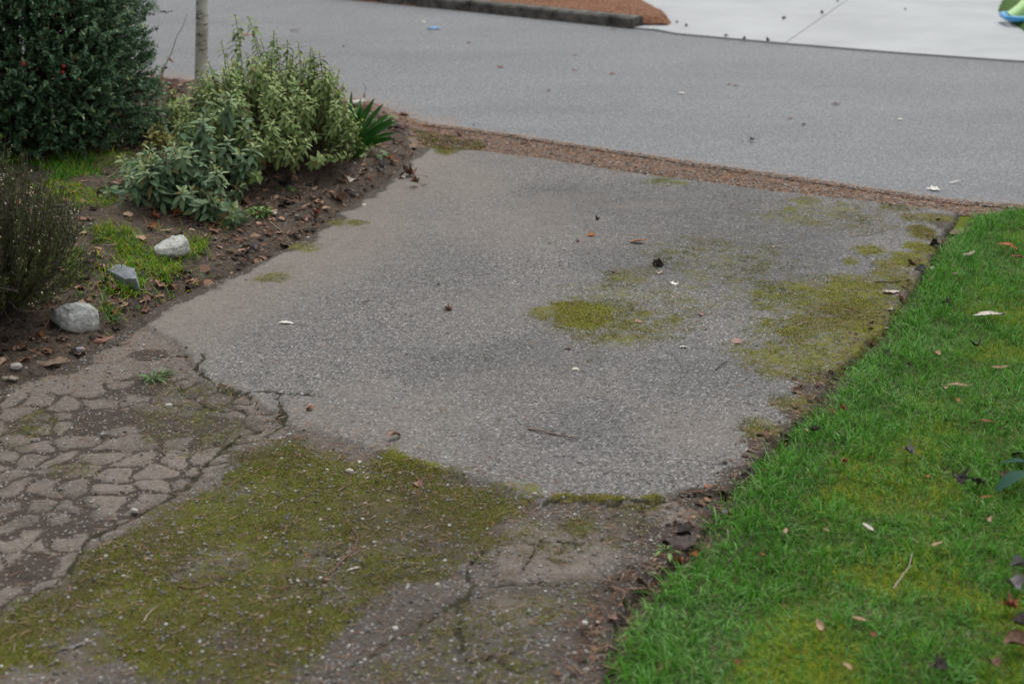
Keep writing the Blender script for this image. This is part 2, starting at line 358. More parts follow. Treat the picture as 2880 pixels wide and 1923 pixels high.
# kerb (cast segments), mulch bed, concrete apron, far lawn
M_kerb = m_two('kerb_concrete', (.035, .032, .028), (.16, .15, .135), 9, .85, 60, spots=(22, .62, (.03, .035, .012)))
KP = [U(a, b) for a, b in [(560, -42), (1000, 2), (1157, 17), (1318, 33), (1780, 82)]]
KP = [ext(KP[2], KP[1], 14), KP[1]] + KP[2:]
KP = [KP[0], U(1068, 8), U(1318, 33), KP[-1]]
def kerb_seg(p, q, gap=.006):
    p, q = np.array(p), np.array(q); v = (q - p) / np.linalg.norm(q - p); n = np.array([-v[1], v[0]]); p = p + v * gap; q = q - v * gap
    prof = [(0, -.05), (0.012, .075), (.03, .092), (.13, .095), (.15, .08), (.15, -.05)]
    m = max(2, int(np.linalg.norm(q - p) / .15)); V = []
    for k in range(m + 1):
        b = p + (q - p) * k / m
        for o, z in prof: V.append((*(b + n * (o + .004 * (fbm(b[0] + z * 9, b[1], 5, 3) - .5))), z))
    F = []
    for k in range(m):
        for j in range(5): a = k * 6 + j; F.append((a, a + 6, a + 7, a + 1))
    e = np.array([[0, 1, 4, 5], [1, 2, 3, 4], [m * 6 + 5, m * 6 + 4, m * 6 + 1, m * 6], [m * 6 + 4, m * 6 + 3, m * 6 + 2, m * 6 + 1]])
    return np.array(V), np.concatenate([np.array(F), e])
for k, (p, q) in enumerate(zip(KP[:-1], KP[1:])):
    v, f = kerb_seg(p, q); struct(mk('kerb', v, f, M_kerb, smooth=False))
def sheet(name, poly, z, mat, s=.06, hfun=None, attrs=None, margin=.16, **k):
    P = np.array(poly); X, Y, F = grid(P[:, 0].min(), P[:, 0].max(), P[:, 1].min(), P[:, 1].max(), s)
    d = sdf([tuple(p) for p in poly], X, Y); kk = (d > -margin); fk = kk[F].all(1); Fk = F[fk]; used, inv = np.unique(Fk, return_inverse=True)
    x, y = X[used], Y[used]; zz = np.full_like(x, z) if hfun is None else hfun(x, y, d[used])
    return struct(mk(name, np.stack([x, y, zz], 1), inv.reshape(-1, 4), mat, smooth=True, attrs=attrs(x, y) if attrs else {'moss': x * 0}, **k))
kv = np.array(KP[-1]) - np.array(KP[-2]); kv /= np.linalg.norm(kv); kn = np.array([-kv[1], kv[0]])
ke = np.array(KP[-1])
MUL = [tuple(np.array(KP[0]) + kn * .14), tuple(ke + kn * .14)] + [U(a, b, .09) for a, b in [(1870, 46), (1885, 40), (1868, 24), (1822, 0), (1740, -60)]] + [(2.2, 30), (-18, 30)]
M_mulch = m_two('bark_mulch', (.13, .055, .03), (.36, .19, .12), 35, .9, 60, .9, .02, .1, 6)
sheet('mulch_bed', MUL, .1, M_mulch, .045, lambda x, y, d: -.04 + .13 * ss(-.10, .06, d + .06 * (fbm(x, y, 6, 3, 7) - .5)) + .22 * ss(.1, 1.4, d) + .04 * (fbm(x, y, 5, 4) - .5))
def m_conc():
    m = MT('apron_concrete'); a = m.noise(1.2, 6, .65); b = m.noise(30, 4, .7)
    c = m.mix(m.mr(a, .3, .7), (.34, .355, .365), (.46, .48, .495)); c = m.mix(m.mr(b, .4, .8, 0, .3), c, (.45, .45, .43))
    return m.done(c, .7, b, .3, .003, .3)
M_conc = m_conc()
def slab(name, poly, z0, z1, mat):
    P = np.array(poly); n = len(P); V = np.concatenate([np.c_[P, np.full(n, z1)], np.c_[P, np.full(n, z0)]])
    return struct(mk(name, V, [np.arange(n)[None], np.array([(i, i + n, (i + 1) % n + n, (i + 1) % n) for i in range(n)])], mat, smooth=False))
J0, J1 = U(2209, 126), U(2325, 45); jv = np.subtract(J1, J0); jv /= np.linalg.norm(jv); jn = np.array([jv[1], -jv[0]]) * .004; J2 = tuple(np.add(J1, jv * 8))
slab('concrete_apron', [tuple(ke + kv * .012 + kn * -.0), U(1845, 87), U(1900, 98), tuple(np.subtract(J0, jn)), tuple(np.subtract(J2, jn)), (2.0, 21), (-3.0, 21), tuple(ke + kn * .17 - kv * 1.5), tuple(ke + kn * .17 + kv * .012)], -.06, .014, M_conc)
slab('concrete_apron', [tuple(np.add(J0, jn)), U(2526, 152), U(2880, 177), ext(U(2526, 152), U(2880, 177), 2.5), ext(U(2813, 37), U(2880, 88), 1.6), (9, 13), (9, 24), tuple(np.add(J2, jn))], -.06, .014, M_conc)
FL = [U(2813, 37), U(2880, 88), ext(U(2813, 37), U(2880, 88), 1.6)] + [(14, 9), (14, 30), (6.4, 30)] + [U(2850, -60), U(2830, -2)]
sheet('far_lawn', FL, .05, m_two('far_turf', (.03, .09, .01), (.10, .19, .03), 30, .9, 80, .9, .02), .04, lambda x, y, d: -.03 + .07 * ss(-.06, .03, d + .02 * (fbm(x, y, 9, 3, 7) - .5)) + .03 * fbm(x, y, 6, 3))

# ------------------------------------------------------------------ driveway with stains, moss, cracks
X, Y, F = grid(-2.9, 2.45, 1.75, 7.75, .0085)
s = sdf(DRIVE, X, Y); k = s > -.06; fk = k[F].all(1); Fk = F[fk]; used, inv = np.unique(Fk, return_inverse=True); X, Y, F, s = X[used], Y[used], inv.reshape(-1, 4), s[used]
def blob(poly, soft=.06, amp=1., n=.08, sc=9, seed=0): return amp * ss(-soft, soft, sdf(PD(*poly), X, Y) + (fbm(X, Y, sc, 4, seed) - .5) * n * 2)
def spot(cx, cy, rx, ry, amp=1., n=.5, seed=0):
    """ellipse given in photo units, turned into metres on the ground"""
    x0, y0 = U(*D(cx, cy)); ax = abs(U(*D(cx + rx, cy))[0] - x0); ay = abs(U(*D(cx, cy - ry))[1] - y0)
    q = ((X - x0) / ax) ** 2 + ((Y - y0) / ay) ** 2
    return amp * np.clip(1.25 - q + (fbm(X, Y, 12, 4, seed) - .5) * n * 2, 0, 1)
A_px = [(655, 985), (760, 1000), (870, 1040), (960, 1075), (1060, 1087), (1150, 1117), (1240, 1152), (1230, 1190), (1140, 1205), (1110, 1250), (1060, 1310), (960, 1370), (830, 1440), (700, 1530), (560, 1700), (-200, 1700), (-80, 1440), (30, 1400), (130, 1340), (190, 1240), (300, 1190), (430, 1100), (520, 1030), (600, 1000)]
moss = blob(A_px, .07, .92, .13, 6, 1) - .34 * ss(.42, .7, fbm(X, Y, 6, 5, 12)) * blob(A_px, .03)
moss = np.maximum(moss, 0)
moss = moss * (1 - .22 * blob([(600, 1150), (1000, 1130), (1000, 1250), (700, 1400), (450, 1400)], .15, 1, .2, 5, 4)) - .7 * blob([(60, 1540), (250, 1510), (420, 1568), (400, 1800), (0, 1800)], .08)
moss = np.maximum(moss, blob([(860, 1450), (1150, 1380), (1380, 1330), (1330, 1500), (1300, 1700), (700, 1700)], .12, .46, .15, 6, 2))
moss = np.maximum(moss, blob([(1090, 1180), (1400, 1150), (1510, 1170), (1480, 1250), (1250, 1300), (1080, 1270)], .06, .42, .1, 8, 3))
for sp in [(1335, 730, 95, 48, .95, .5, 1), (1400, 745, 170, 60, .45, .5, 2), (1240, 725, 40, 18, .5, .6, 3), (1545, 745, 30, 14, .5, .6, 4), (1450, 640, 80, 22, .42, .6, 5),
           (1325, 1215, 60, 32, .62, .6, 6), (1025, 347, 34, 16, .9, .3, 7), (2115, 540, 42, 20, .95, .25, 8), (2110, 575, 50, 18, .85, .4, 9), (1990, 580, 48, 18, .75, .4, 10), (1950, 605, 28, 12, .6, .4, 11),
           (2080, 602, 60, 22, .8, .4, 12), (1970, 745, 95, 62, .85, .7, 13), (1880, 790, 180, 70, .52, .8, 14), (1860, 700, 150, 60, .5, .6, 15), (1960, 690, 140, 60, .72, .5, 34), (1480, 700, 200, 70, .32, .6, 35), (1900, 500, 200, 40, .34, .6, 36), (2050, 640, 70, 40, .7, .5, 37), (1780, 830, 130, 50, .55, .6, 38), (1960, 660, 110, 32, .6, .5, 16), (1850, 860, 110, 30, .6, .5, 17), (1850, 465, 45, 12, .5, .5, 18), (2060, 480, 60, 14, .4, .5, 19),
           (1830, 930, 70, 30, .5, .5, 20), (1740, 1000, 60, 40, .5, .5, 21), (1812, 486, 14, 5, .7, .3, 22), (1375, 1150, 100, 8, .95, .3, 23), (1290, 1148, 40, 10, .8, .3, 24), (1500, 1150, 40, 9, .8, .3, 25), (620, 645, 50, 14, .5, .5, 26), (700, 575, 60, 14, .45, .5, 27), (790, 520, 60, 10, .5, .4, 28), (1530, 425, 60, 12, .38, .5, 29), (1650, 610, 220, 80, .30, .5, 30), (2120, 505, 90, 14, .6, .4, 31), (360, 870, 40, 14, .5, .4, 32), (1480, 1165, 70, 14, .5, .5, 33)]:
    moss = np.maximum(moss, spot(*sp) + (.10 if sp[4] < .6 else 0) * (spot(*sp) > .02))
dirt = blob([(290, 930), (400, 950), (500, 945), (545, 965), (500, 985), (420, 1000), (330, 1000), (290, 975), (180, 990), (160, 940), (250, 920)], .04, .85, .05, 9, 5)
for sp in [(340, 815, 62, 16, .8, .4, 1), (340, 880, 60, 34, .75, .5, 2), (260, 900, 60, 25, .6, .5, 3), (60, 970, 70, 40, .6, .5, 4), (1760, 1045, 52, 66, 1., .4, 5), (1700, 1105, 75, 32, .95, .4, 6), (1620, 1155, 80, 36, .85, .5, 7), (1200, 1430, 220, 60, .5, .7, 40), (1500, 1240, 130, 50, .75, .6, 41), (700, 1180, 160, 50, .5, .7, 42), (330, 1400, 160, 60, .5, .7, 43), (1560, 1235, 90, 40, .8, .5, 8), (1840, 960, 60, 30, .7, .5, 9), (1880, 900, 50, 30, .8, .4, 31),
           (1450, 1350, 120, 70, .7, .6, 10), (1380, 1480, 130, 90, .72, .6, 11), (1250, 1240, 140, 30, .45, .6, 12), (1110, 1260, 60, 80, .5, .6, 13), (800, 1110, 180, 40, .5, .6, 14), (900, 1250, 200, 80, .42, .6, 15), (560, 1330, 150, 60, .45, .6, 16), (60, 1310, 90, 50, .75, .5, 17), (200, 1210, 110, 20, .75, .5, 18), (950, 1430, 200, 80, .42, .6, 19), (2180, 520, 60, 30, .9, .4, 20), (2130, 600, 40, 30, .6, .5, 21), (2060, 690, 40, 30, .6, .5, 22), (2000, 790, 40, 20, .7, .5, 23), (250, 790, 60, 10, .5, .5, 24), (1500, 1190, 40, 20, .5, .5, 25)]:
    dirt = np.maximum(dirt, spot(*sp))
dL = segdist(LEFT, X, Y); dRt = segdist(RIGHT, X, Y)
dirt = np.maximum(dirt, .95 * ss(.10, .02, dL + (fbm(X, Y, 7, 3, 3) - .5) * .12))
zone2 = blob([(1080, 1180), (1240, 1150), (1500, 1150), (1640, 1150), (1500, 1300), (1400, 1400), (1380, 1700), (500, 1700), (900, 1420), (1060, 1300)], .05, 1., .05, 5, 6)
cell2 = np.abs(fbm(X, Y, 5.5, 4, 81) - .5); dirt = np.maximum(dirt, zone2 * .6 * ss(.035, .0, cell2))
dirt = np.maximum(dirt, .85 * ss(.09, .0, dRt + (fbm(X, Y, 7, 3, 9) - .5) * .12))
dirt = np.maximum(dirt, .5 * ss(.05, .0, segdist(TOP, X, Y)))
tan = .85 * ss(.65, .1, dL + (fbm(X, Y, 3, 3, 5) - .5) * .3)
tan = np.maximum(tan, .68 * ss(.35, .6, fbm(X, Y, 1.3, 4, 21)) * ss(.3, -1.2, X - .25 * (Y - 3)))
for sp in [(830, 905, 90, 30, .5, .9, 1), (690, 955, 60, 30, .6, .8, 2), (1050, 430, 130, 60, .6, .5, 3), (600, 1010, 60, 20, .7, .5, 4), (1250, 480, 120, 30, .5, .6, 5), (1480, 480, 90, 12, .4, .5, 6), (1600, 1000, 160, 60, .35, .6, 7), (1270, 1270, 190, 75, .95, .7, 8), (1180, 1420, 120, 50, .7, .7, 18), (1540, 1180, 70, 40, .9, .5, 19), (1540, 1180, 60, 30, .7, .5, 9), (1150, 520, 220, 60, .5, .6, 10)]: tan = np.maximum(tan, spot(*sp))
dark = np.zeros_like(X)
for sp in [(1300, 470, 130, 50, .7, .5, 1), (1560, 500, 260, 90, .75, .5, 2), (1480, 600, 180, 60, .6, .5, 3), (1250, 830, 200, 60, .6, .5, 4), (1130, 900, 120, 50, .5, .6, 5), (1750, 560, 240, 130, .8, .6, 6), (1080, 860, 160, 60, .6, .6, 8), (1300, 980, 160, 50, .45, .6, 9), (1000, 620, 160, 70, .35, .6, 10), (1550, 850, 220, 60, .45, .6, 7)]: dark = np.maximum(dark, spot(*sp))
old = ss(-.015, .015, sdf(OLD, X, Y) + (fbm(X, Y, 15, 3, 8) - .5) * .05 + (fbm(X, Y, 60, 3, 8) - .5) * .03)
# crazed (alligator) zone: cell gaps in metres
wx = X + (fbm(X, Y, 8, 4, 31) - .5) * .11; wy = Y + (fbm(X, Y, 8, 4, 37) - .5) * .11; cs = .088
gx = np.floor(wx / cs); gy = np.floor(wy / cs / 1.15); f1 = np.full(X.shape, 9.); f2 = f1.copy()
for a in (-1, 0, 1):
    for b in (-1, 0, 1):
        ix, iy = (gx + a).astype(int), (gy + b).astype(int)
        jx = (ix + .15 + .7 * _T[ix & 255, iy & 255]) * cs; jy = (iy + .15 + .7 * _T[(iy + 91) & 255, (ix + 37) & 255]) * cs * 1.15
        d = np.hypot(wx - jx, wy - jy); f2 = np.where(d < f1, f1, np.minimum(f2, d)); f1 = np.minimum(f1, d)
gap = f2 - f1
zone = blob([(-300, 880), (150, 900), (380, 830), (520, 880), (660, 950), (570, 1025), (440, 1115), (310, 1195), (200, 1245), (130, 1335), (10, 1425), (-300, 1560)], .05, 1., .06, 5, 6)
dirt = np.maximum(dirt, zone * .92 * ss(.026, .005, gap + (fbm(X, Y, 9, 3, 2) - .5) * .026))
dirt = np.maximum(dirt, zone * .42 * ss(.46, .70, fbm(X, Y, 3.2, 5, 64)))
moss = moss * (1 - zone * .3); moss = np.maximum(moss, zone * .42 * ss(.42, .62, fbm(X, Y, 5, 3, 44)))
tan = np.maximum(tan, zone * (.2 + .8 * ss(.35, .65, fbm(X, Y, 4, 4, 61))))
CR = [(PD((460, 812), (458, 850), (482, 872), (508, 893), (560, 902), (620, 903), (680, 905), (740, 912)), .011), (PD((400, 800), (440, 835), (460, 850)), .006), (PD((395, 868), (430, 900), (470, 925), (510, 940), (560, 938)), .012), (PD((560, 902), (590, 930), (600, 945)), .006),
      (PD((650, 930), (655, 950), (640, 975), (600, 1000)), .009), (PD((640, 905), (652, 935), (640, 960)), .004), (PD((600, 985), (540, 1000), (470, 1060), (420, 1120), (330, 1165), (270, 1195), (190, 1245), (150, 1320), (90, 1360), (20, 1420)), .014),
      (PD((1240, 1152), (1300, 1142), (1400, 1148), (1490, 1152), (1560, 1132), (1640, 1128), (1700, 1122)), .012), (PD((1100, 1260), (1085, 1310), (1060, 1380), (1055, 1450), (1060, 1520), (1120, 1568)), .009), (PD((1050, 1380), (960, 1430), (880, 1480), (760, 1540), (640, 1620)), .006), (PD((1060, 1500), (1200, 1530), (1320, 1510)), .007), (PD((1110, 1250), (1240, 1235), (1360, 1240), (1480, 1200)), .006), (PD((1480, 1160), (1470, 1200), (1500, 1225), (1560, 1230)), .008), (PD((1200, 1300), (1215, 1240)), .008), (PD((1090, 1330), (1250, 1340), (1400, 1330)), .005), (PD((790, 700), (850, 693), (905, 700)), .004), (PD((590, 1190), (700, 1260), (840, 1300)), .004), (PD((480, 1075), (560, 1050), (620, 1045)), .006)]
crk = np.zeros_like(X); dep = np.zeros_like(X); jit = (fbm(X, Y, 22, 3, 50) - .5) * .05
XJ, YJ = X + jit, Y + (fbm(X, Y, 22, 3, 51) - .5) * .05
for P, wd in CR:
    wd = max(wd * .62, .0045); d = segdist(P, XJ, YJ); crk = np.maximum(crk, .86 * ss(wd * 1.7, wd * .2, d)); dep = np.maximum(dep, ss(wd * 1.6, 0, d))
H = h_drive(X, Y) - .007 * dep * np.clip(crk + .3, 0, 1) - zone * .0035 * ss(.026, .004, gap) + moss * .003 * fbm(X, Y, 40, 2, 4) + .010 * zone * (1 - ss(.0, .08, gap)) * 0
H += -.004 * np.clip(dirt, 0, 1) * ss(.4, .9, zone)
struct(mk('driveway', np.stack([X, Y, H], 1), F, M_drive, smooth=True, attrs=dict(moss=moss, dirt=dirt, crk=crk, tan=tan, dark=dark, old=old)))
DX, DY, DM, DD, DO, DH = X, Y, moss, dirt, old, H

# ------------------------------------------------------------------ garden bed, lawn soil
def region(name, poly, x0, x1, y0, y1, s, hf, mat, att, margin=.10):
    X, Y, F = grid(x0, x1, y0, y1, s); d = sdf(poly, X, Y); fk = (d > -margin)[F].all(1); used, inv = np.unique(F[fk], return_inverse=True); X, Y = X[used], Y[used]
    return struct(mk(name, np.stack([X, Y, hf(X, Y)], 1), inv.reshape(-1, 4), mat, smooth=True, attrs=att(X, Y)))
BEDMOSS = [[(80, 395), (270, 400), (300, 430), (240, 470), (100, 465)], [(85, 480), (260, 500), (240, 550), (90, 530)], [(230, 580), (420, 600), (460, 640), (300, 660)], [(500, 500), (590, 520), (540, 560), (470, 530)], [(120, 640), (210, 640), (230, 700), (150, 700)]]
region('garden_bed', BED, -9, -.4, 3.2, 11.6, .022, h_bed, M_soil, lambda x, y: {'moss': np.clip(sum(ss(-.08, .08, sdf(PD(*p), x, y)) for p in BEDMOSS), 0, 1) * .45})
M_turf = m_soil('turf_soil', .9)
region('lawn', LAWN, .1, 9, 1.2, 6.6, .02, h_lawn, M_turf, lambda x, y: {'moss': (.50 + .20 * ss(.42, .68, fbm(x, y, 4.2, 5, 15) + .05 * (x - 1.4))) * ss(.05, .25, sdf(LAWN, x, y))})
# ------------------------------------------------------------------ grass (lawn and patches in the bed)
def bl_mat(name, stops, rough=.65, trans=.3): return m_ramp(name, 'rnd', stops, rough, .2, trans=trans)
M_grass = bl_mat('grass_blades', [(0, (.22, .14, .07)), (.06, (.32, .26, .12)), (.09, (.03, .12, .006)), (.35, (.07, .26, .012)), (.6, (.14, .41, .035)), (.74, (.30, .52, .20)), (.78, (.16, .25, .010)), (1, (.46, .50, .02))])
TPL = [blade_tpl(b, wid=wd) for b in (.5, 1.0, 1.5, 2.0, 2.6) for wd in (.028, .04)]
def blades(x, y, z, L, rnd, seed=1, lean=.5, wscale=1.0):
    r = np.random.RandomState(seed); n = len(x); parts = []; which = r.randint(0, len(TPL), n)
    th = r.rand(n) * 2 * math.pi; tilt = r.rand(n) * lean
    for k, (tv, tf) in enumerate(TPL):
        q = which == k
        if not q.any(): continue
        P = np.stack([x, y, z], 1)[q]; t = th[q]; ti = tilt[q]
        Yd = np.stack([np.cos(t) * np.cos(ti), np.sin(t) * np.cos(ti), -np.sin(ti)], 1); Zn = np.stack([np.cos(t) * np.sin(ti), np.sin(t) * np.sin(ti), np.cos(ti)], 1)
        S = np.stack([L[q] * wscale, L[q], L[q]], 1)
        v, f, idx = inst(tv, tf, P, Yd, Zn, S); parts.append((v, f, {'rnd': rnd[q][idx]}))
    return parts
r = np.random.RandomState(5); n = 980000
x = r.uniform(.05, 5.2, n); y = r.uniform(1.75, 6.4, n)
d = sdf(LAWN, x, y) + (fbm(x, y, 7, 3, 14) - .5) * .10 + (r.rand(n) - .5) * .04
px = x / (y * cp + (CAM_H) * sp_)  # distance used only to thin blades outside the view
vis = ((px < .40) | ((px < .62) & (r.rand(n) < .45))) & (d > -.015)
k = vis & (r.rand(n) < np.clip(.25 + d * 9, .2, 1)); x, y, d = x[k], y[k], d[k]; r2 = r.rand(len(x))
tuft = fbm(x, y, 14, 3, 6); ym = .6 * ss(.42, .70, fbm(x, y, 4.2, 5, 15) + .05 * (x - 1.4)); ym *= ss(.12, .35, d)
blu = ss(.55, .68, fbm(x, y, 3.5, 3, 19))
rnd = .10 + .50 * r2 * (.5 + tuft) ; rnd = np.where(r.rand(len(x)) < .16 + .22 * blu, .62 + .12 * r.rand(len(x)), rnd); rnd = np.where(r.rand(len(x)) < ym * .75, .80 + .2 * r.rand(len(x)), rnd); rnd = np.where(r.rand(len(x)) < .05, .0 + .07 * r.rand(len(x)), rnd)
L = (.018 + .030 * r.rand(len(x))) * (.6 + .9 * tuft) * (1 + .45 * np.exp(-(d / .12) ** 2)) * (1 - .35 * ym)
v, f, a = join(blades(x, y, h_lawn(x, y) - .004, L, np.clip(rnd, 0, 1), 2, .6, .9))
stuff(mk('grass', v, f, M_grass, attrs=a), 'dense green lawn grass with yellowish mossy patches right of the driveway', 'grass')

# grass in the bed
GP = [([(85, 398), (200, 395), (290, 410), (280, 440), (150, 430)], .5, .028, .4), ([(95, 430), (150, 425), (230, 432), (235, 462), (150, 475), (100, 455)], 1., .05, .2), ([(0, 400), (60, 400), (60, 440), (0, 440)], .8, .04, .3), ([(92, 485), (150, 478), (200, 500), (255, 498), (262, 540), (190, 552), (110, 520)], 1, .035, .6), ([(300, 445), (360, 430), (378, 470), (370, 505), (320, 500)], 1.2, .055, .05), ([(220, 590), (280, 580), (330, 600), (380, 625), (410, 650), (385, 672), (340, 655), (270, 625)], 1, .05, .5), ([(420, 580), (470, 565), (462, 600), (430, 610), (400, 640), (385, 610)], 1, .05, .5), ([(250, 662), (320, 655), (335, 690), (275, 700)], 1.2, .06, .5), ([(150, 655), (200, 640), (215, 680), (170, 695)], 1, .045, .5), ([(240, 410), (330, 400), (340, 440), (260, 450)], .45, .03, .6), ([(500, 520), (540, 515), (530, 560), (480, 555)], .4, .03, .6), ([(225, 715), (250, 710), (250, 735), (230, 740)], .8, .05, .1)]
parts = []
for q, (poly, den, Lm, yel) in enumerate(GP):
    P = np.array(PD(*poly)); r = np.random.RandomState(70 + q); ar = (np.ptp(P[:, 0]) + .2) * (np.ptp(P[:, 1]) + .2); n = int(ar * 21000 * den)
    x = r.uniform(P[:, 0].min() - .1, P[:, 0].max() + .1, n); y = r.uniform(P[:, 1].min() - .1, P[:, 1].max() + .1, n)
    d = sdf([tuple(p) for p in P], x, y) + (fbm(x, y, 14, 3, q) - .5) * .16; k = (d > 0) | (r.rand(n) < .03 * (d > -.15)); x, y = x[k], y[k]; m_ = len(x)
    rnd = np.where(r.rand(m_) < yel, .76 + .24 * r.rand(m_), .09 + .6 * r.rand(m_)); rnd = np.where(r.rand(m_) < .05, r.rand(m_) * .08, rnd)
    parts += blades(x, y, h_bed(x, y) - .003, Lm * (.5 + .8 * r.rand(m_)), rnd, q, .6, 1.1)
v, f, a = join(parts)
stuff(mk('patchy_grass', v, f, M_grass, attrs=a), 'thin patches of grass and moss growing in the garden bed soil', 'grass')

# moss fibres and gravel on the driveway, needles, litter
r = np.random.RandomState(8)
pm = np.clip(DM - .35 * ss(.45, .85, DD) + (fbm(DX, DY, 9, 4, 71) - .5) * 1.0 + (fbm(DX, DY, 60, 2, 73) - .5) * .8 - .40, 0, .45) * 2.2
pm *= (DY > 1.9) * (.6 + .6 * fbm(DX, DY, 60, 3, 90))
c = r.choice(len(DX), 105000, p=pm / pm.sum()); x = DX[c] + (r.rand(len(c)) - .5) * .009; y = DY[c] + (r.rand(len(c)) - .5) * .009
tv, tf = blade_tpl(.9, seg=2, wid=.16); th = r.rand(len(c)) * 6.28
Yd = np.stack([np.cos(th), np.sin(th), 0 * th], 1); Zn = np.repeat([[0, 0, 1.]], len(c), 0)
v, f, idx = inst(tv, tf, np.stack([x, y, DH[c] - .001], 1), Yd, Zn, .003 + .0045 * r.rand(len(c)))
M_mossf = m_ramp('moss_fibres', 'rnd', [(0, (.07, .045, .024)), (.25, (.075, .065, .012)), (.6, (.135, .155, .010)), (1, (.27, .32, .02))], .8, .1)
nn_ = 7000; gxx = r.uniform(-1.1, -.35, nn_); P_ = PD((945, 292), (1060, 312), (1120, 330), (1085, 340), (1050, 345), (1000, 343), (960, 318)); gyy = r.uniform(min(p[1] for p in P_), max(p[1] for p in P_), nn_); gxx = r.uniform(min(p[0] for p in P_), max(p[0] for p in P_), nn_)
kk_ = sdf(P_, gxx, gyy) + (fbm(gxx, gyy, 12, 3, 2) - .5) * .12 > 0; gxx, gyy = gxx[kk_], gyy[kk_]; ng = len(gxx); tg = r.rand(ng) * 6.28
v2_, f2_, i2_ = inst(tv, tf, np.stack([gxx, gyy, np.maximum(Ht(gxx, gyy), -.004)], 1), np.stack([np.cos(tg), np.sin(tg), 0 * tg], 1), np.repeat([[0, 0, 1.]], ng, 0), .005 + .008 * r.rand(ng))
nv_ = len(v); v = np.concatenate([v, v2_]); f = np.concatenate([f, f2_ + nv_]); idx = np.concatenate([idx, i2_ + len(c)]); x = np.concatenate([x, gxx]); y = np.concatenate([y, gyy]); c = np.concatenate([c, c[:ng]])
stuff(mk('moss', v, f, M_mossf, attrs={'rnd': np.clip(r.rand(len(c)) * .5 + .9 * (fbm(x, y, 18, 3, 5) - .25) + .22 * (DO[c] < .5) + .5 * (fbm(x, y, 3.5, 3, 77) - .5), 0, 1)[idx]}), 'olive green moss mats spreading over the old driveway surface', 'moss')

def pebble_tpl(seed):
    r = np.random.RandomState(seed); V = []; F = []; n = 7
    for i, (zz, rr) in enumerate([(-.5, .55), (0.05, 1.0), (.55, .72)]):
        for j in range(n): a = 2 * math.pi * j / n + .2 * r.rand(); q = rr * (.85 + .3 * r.rand()); V.append((q * math.cos(a), q * math.sin(a) * .8, zz * (.9 + .2 * r.rand()) * .6))
    for i in range(2):
        for j in range(n): k = (j + 1) % n; F.append((i * n + j, i * n + k, (i + 1) * n + k, (i + 1) * n + j))
    V.append((0, 0, .42)); t = len(V) - 1
    for j in range(n): F.append((2 * n + j, 2 * n + (j + 1) % n, t, t))
    F = np.array(F); return np.array(V), F[:-n], F[-n:, :3]
def pebbles(x, y, z, S, rnd, seed):
    r = np.random.RandomState(seed); parts = []; wh = r.randint(0, 4, len(x))
    for k in range(4):
        V, F4, F3 = pebble_tpl(seed + k); q = wh == k; P = np.stack([x, y, z], 1)[q]; th = r.rand(q.sum()) * 6.28
        Yd = np.stack([np.cos(th), np.sin(th), .15 * (r.rand(len(th)) - .5)], 1); Zn = np.stack([.2 * (r.rand(len(th)) - .5), .2 * (r.rand(len(th)) - .5), 1 + 0 * th], 1)
        v, f, idx = inst(V, F4, P, Yd, Zn, S[q]); _, f3, _ = inst(V, F3, P, Yd, Zn, S[q]); parts.append((v, f, {'rnd': rnd[q][idx]})); parts.append((np.zeros((0, 3)), f3 - len(v), {'rnd': np.zeros(0)}))
    return join(parts)
M_peb = m_ramp('pebble_stone', 'rnd', [(0, (.05, .047, .045)), (.3, (.13, .12, .11)), (.6, (.18, .185, .195)), (.85, (.25, .235, .21)), (.97, (.40, .39, .36)), (1, (.55, .55, .52))], .7, .3, 90)
wgt = (DO * .8 + DM * .15) * (1 - .75 * zone) * (DY > 2.0) * (.3 + fbm(DX, DY, 4, 3, 8)); c = r.choice(len(DX), 10500, p=wgt / wgt.sum())
x = DX[c] + (r.rand(len(c)) - .5) * .008; y = DY[c] + (r.rand(len(c)) - .5) * .008; S = .0018 + .0046 * r.rand(len(c)) ** 2.4
v, f, a = pebbles(x, y, DH[c] + S * .15, S, r.rand(len(c)) ** .8, 20)
stuff(mk('gravel', v, f, M_peb, smooth=True, attrs=a), 'small loose and embedded stones scattered over the old mossy pavement', 'gravel')
# gutter stones
n = 15000; x = r.uniform(-1.5, 3.6, n); yb = np.interp(x, nxs, nys); yt = np.interp(x, [p[0] for p in TOP], [p[1] for p in TOP]); wv = np.where(x > TOP[0][0], 1, .6)
y = yt + .0 + (yb - yt + .06) * r.rand(n) ** .9; y = np.where(x > TOP[0][0], y, yb - .3 * r.rand(n)); S = .003 + .0065 * r.rand(n) ** 2
zz = np.maximum(Ht(x, y), -.006); k = zz < .06
v, f, a = pebbles(x[k], y[k], zz[k] + S[k] * .3, S[k], (r.rand(n) ** .9)[k], 30)
stuff(mk('gutter_gravel', v, f, M_peb, smooth=True, attrs=a), 'gritty pebbles in the brown strip between driveway and road', 'gravel')

def needles(x, y, z, L, wd, rnd, seed, lift=.15):
    r = np.random.RandomState(seed); n = len(x); th = r.rand(n) * 6.28; e = (r.rand(n) - .3) * lift
    tv = []; m_ = 4
    for i in range(m_ + 1): t = i / m_; u = .10 * math.sin(math.pi * t); w_ = .5 * (1 if 0 < i < m_ else .4); tv += [(-w_ + u * 8, t, .0), (u * 8, t, .6), (w_ + u * 8, t, .0)]
    tf = [];
    for i in range(m_): a = 3 * i; tf += [(a, a + 1, a + 4, a + 3), (a + 1, a + 2, a + 5, a + 4)]
    Yd = np.stack([np.cos(th) * np.cos(e), np.sin(th) * np.cos(e), np.sin(e)], 1); S = np.stack([wd, L, wd], 1)
    v, f, idx = inst(np.array(tv), np.array(tf), np.stack([x, y, z], 1), Yd, np.repeat([[0, 0, 1.]], n, 0), S)
    return v, f, {'rnd': rnd[idx]}
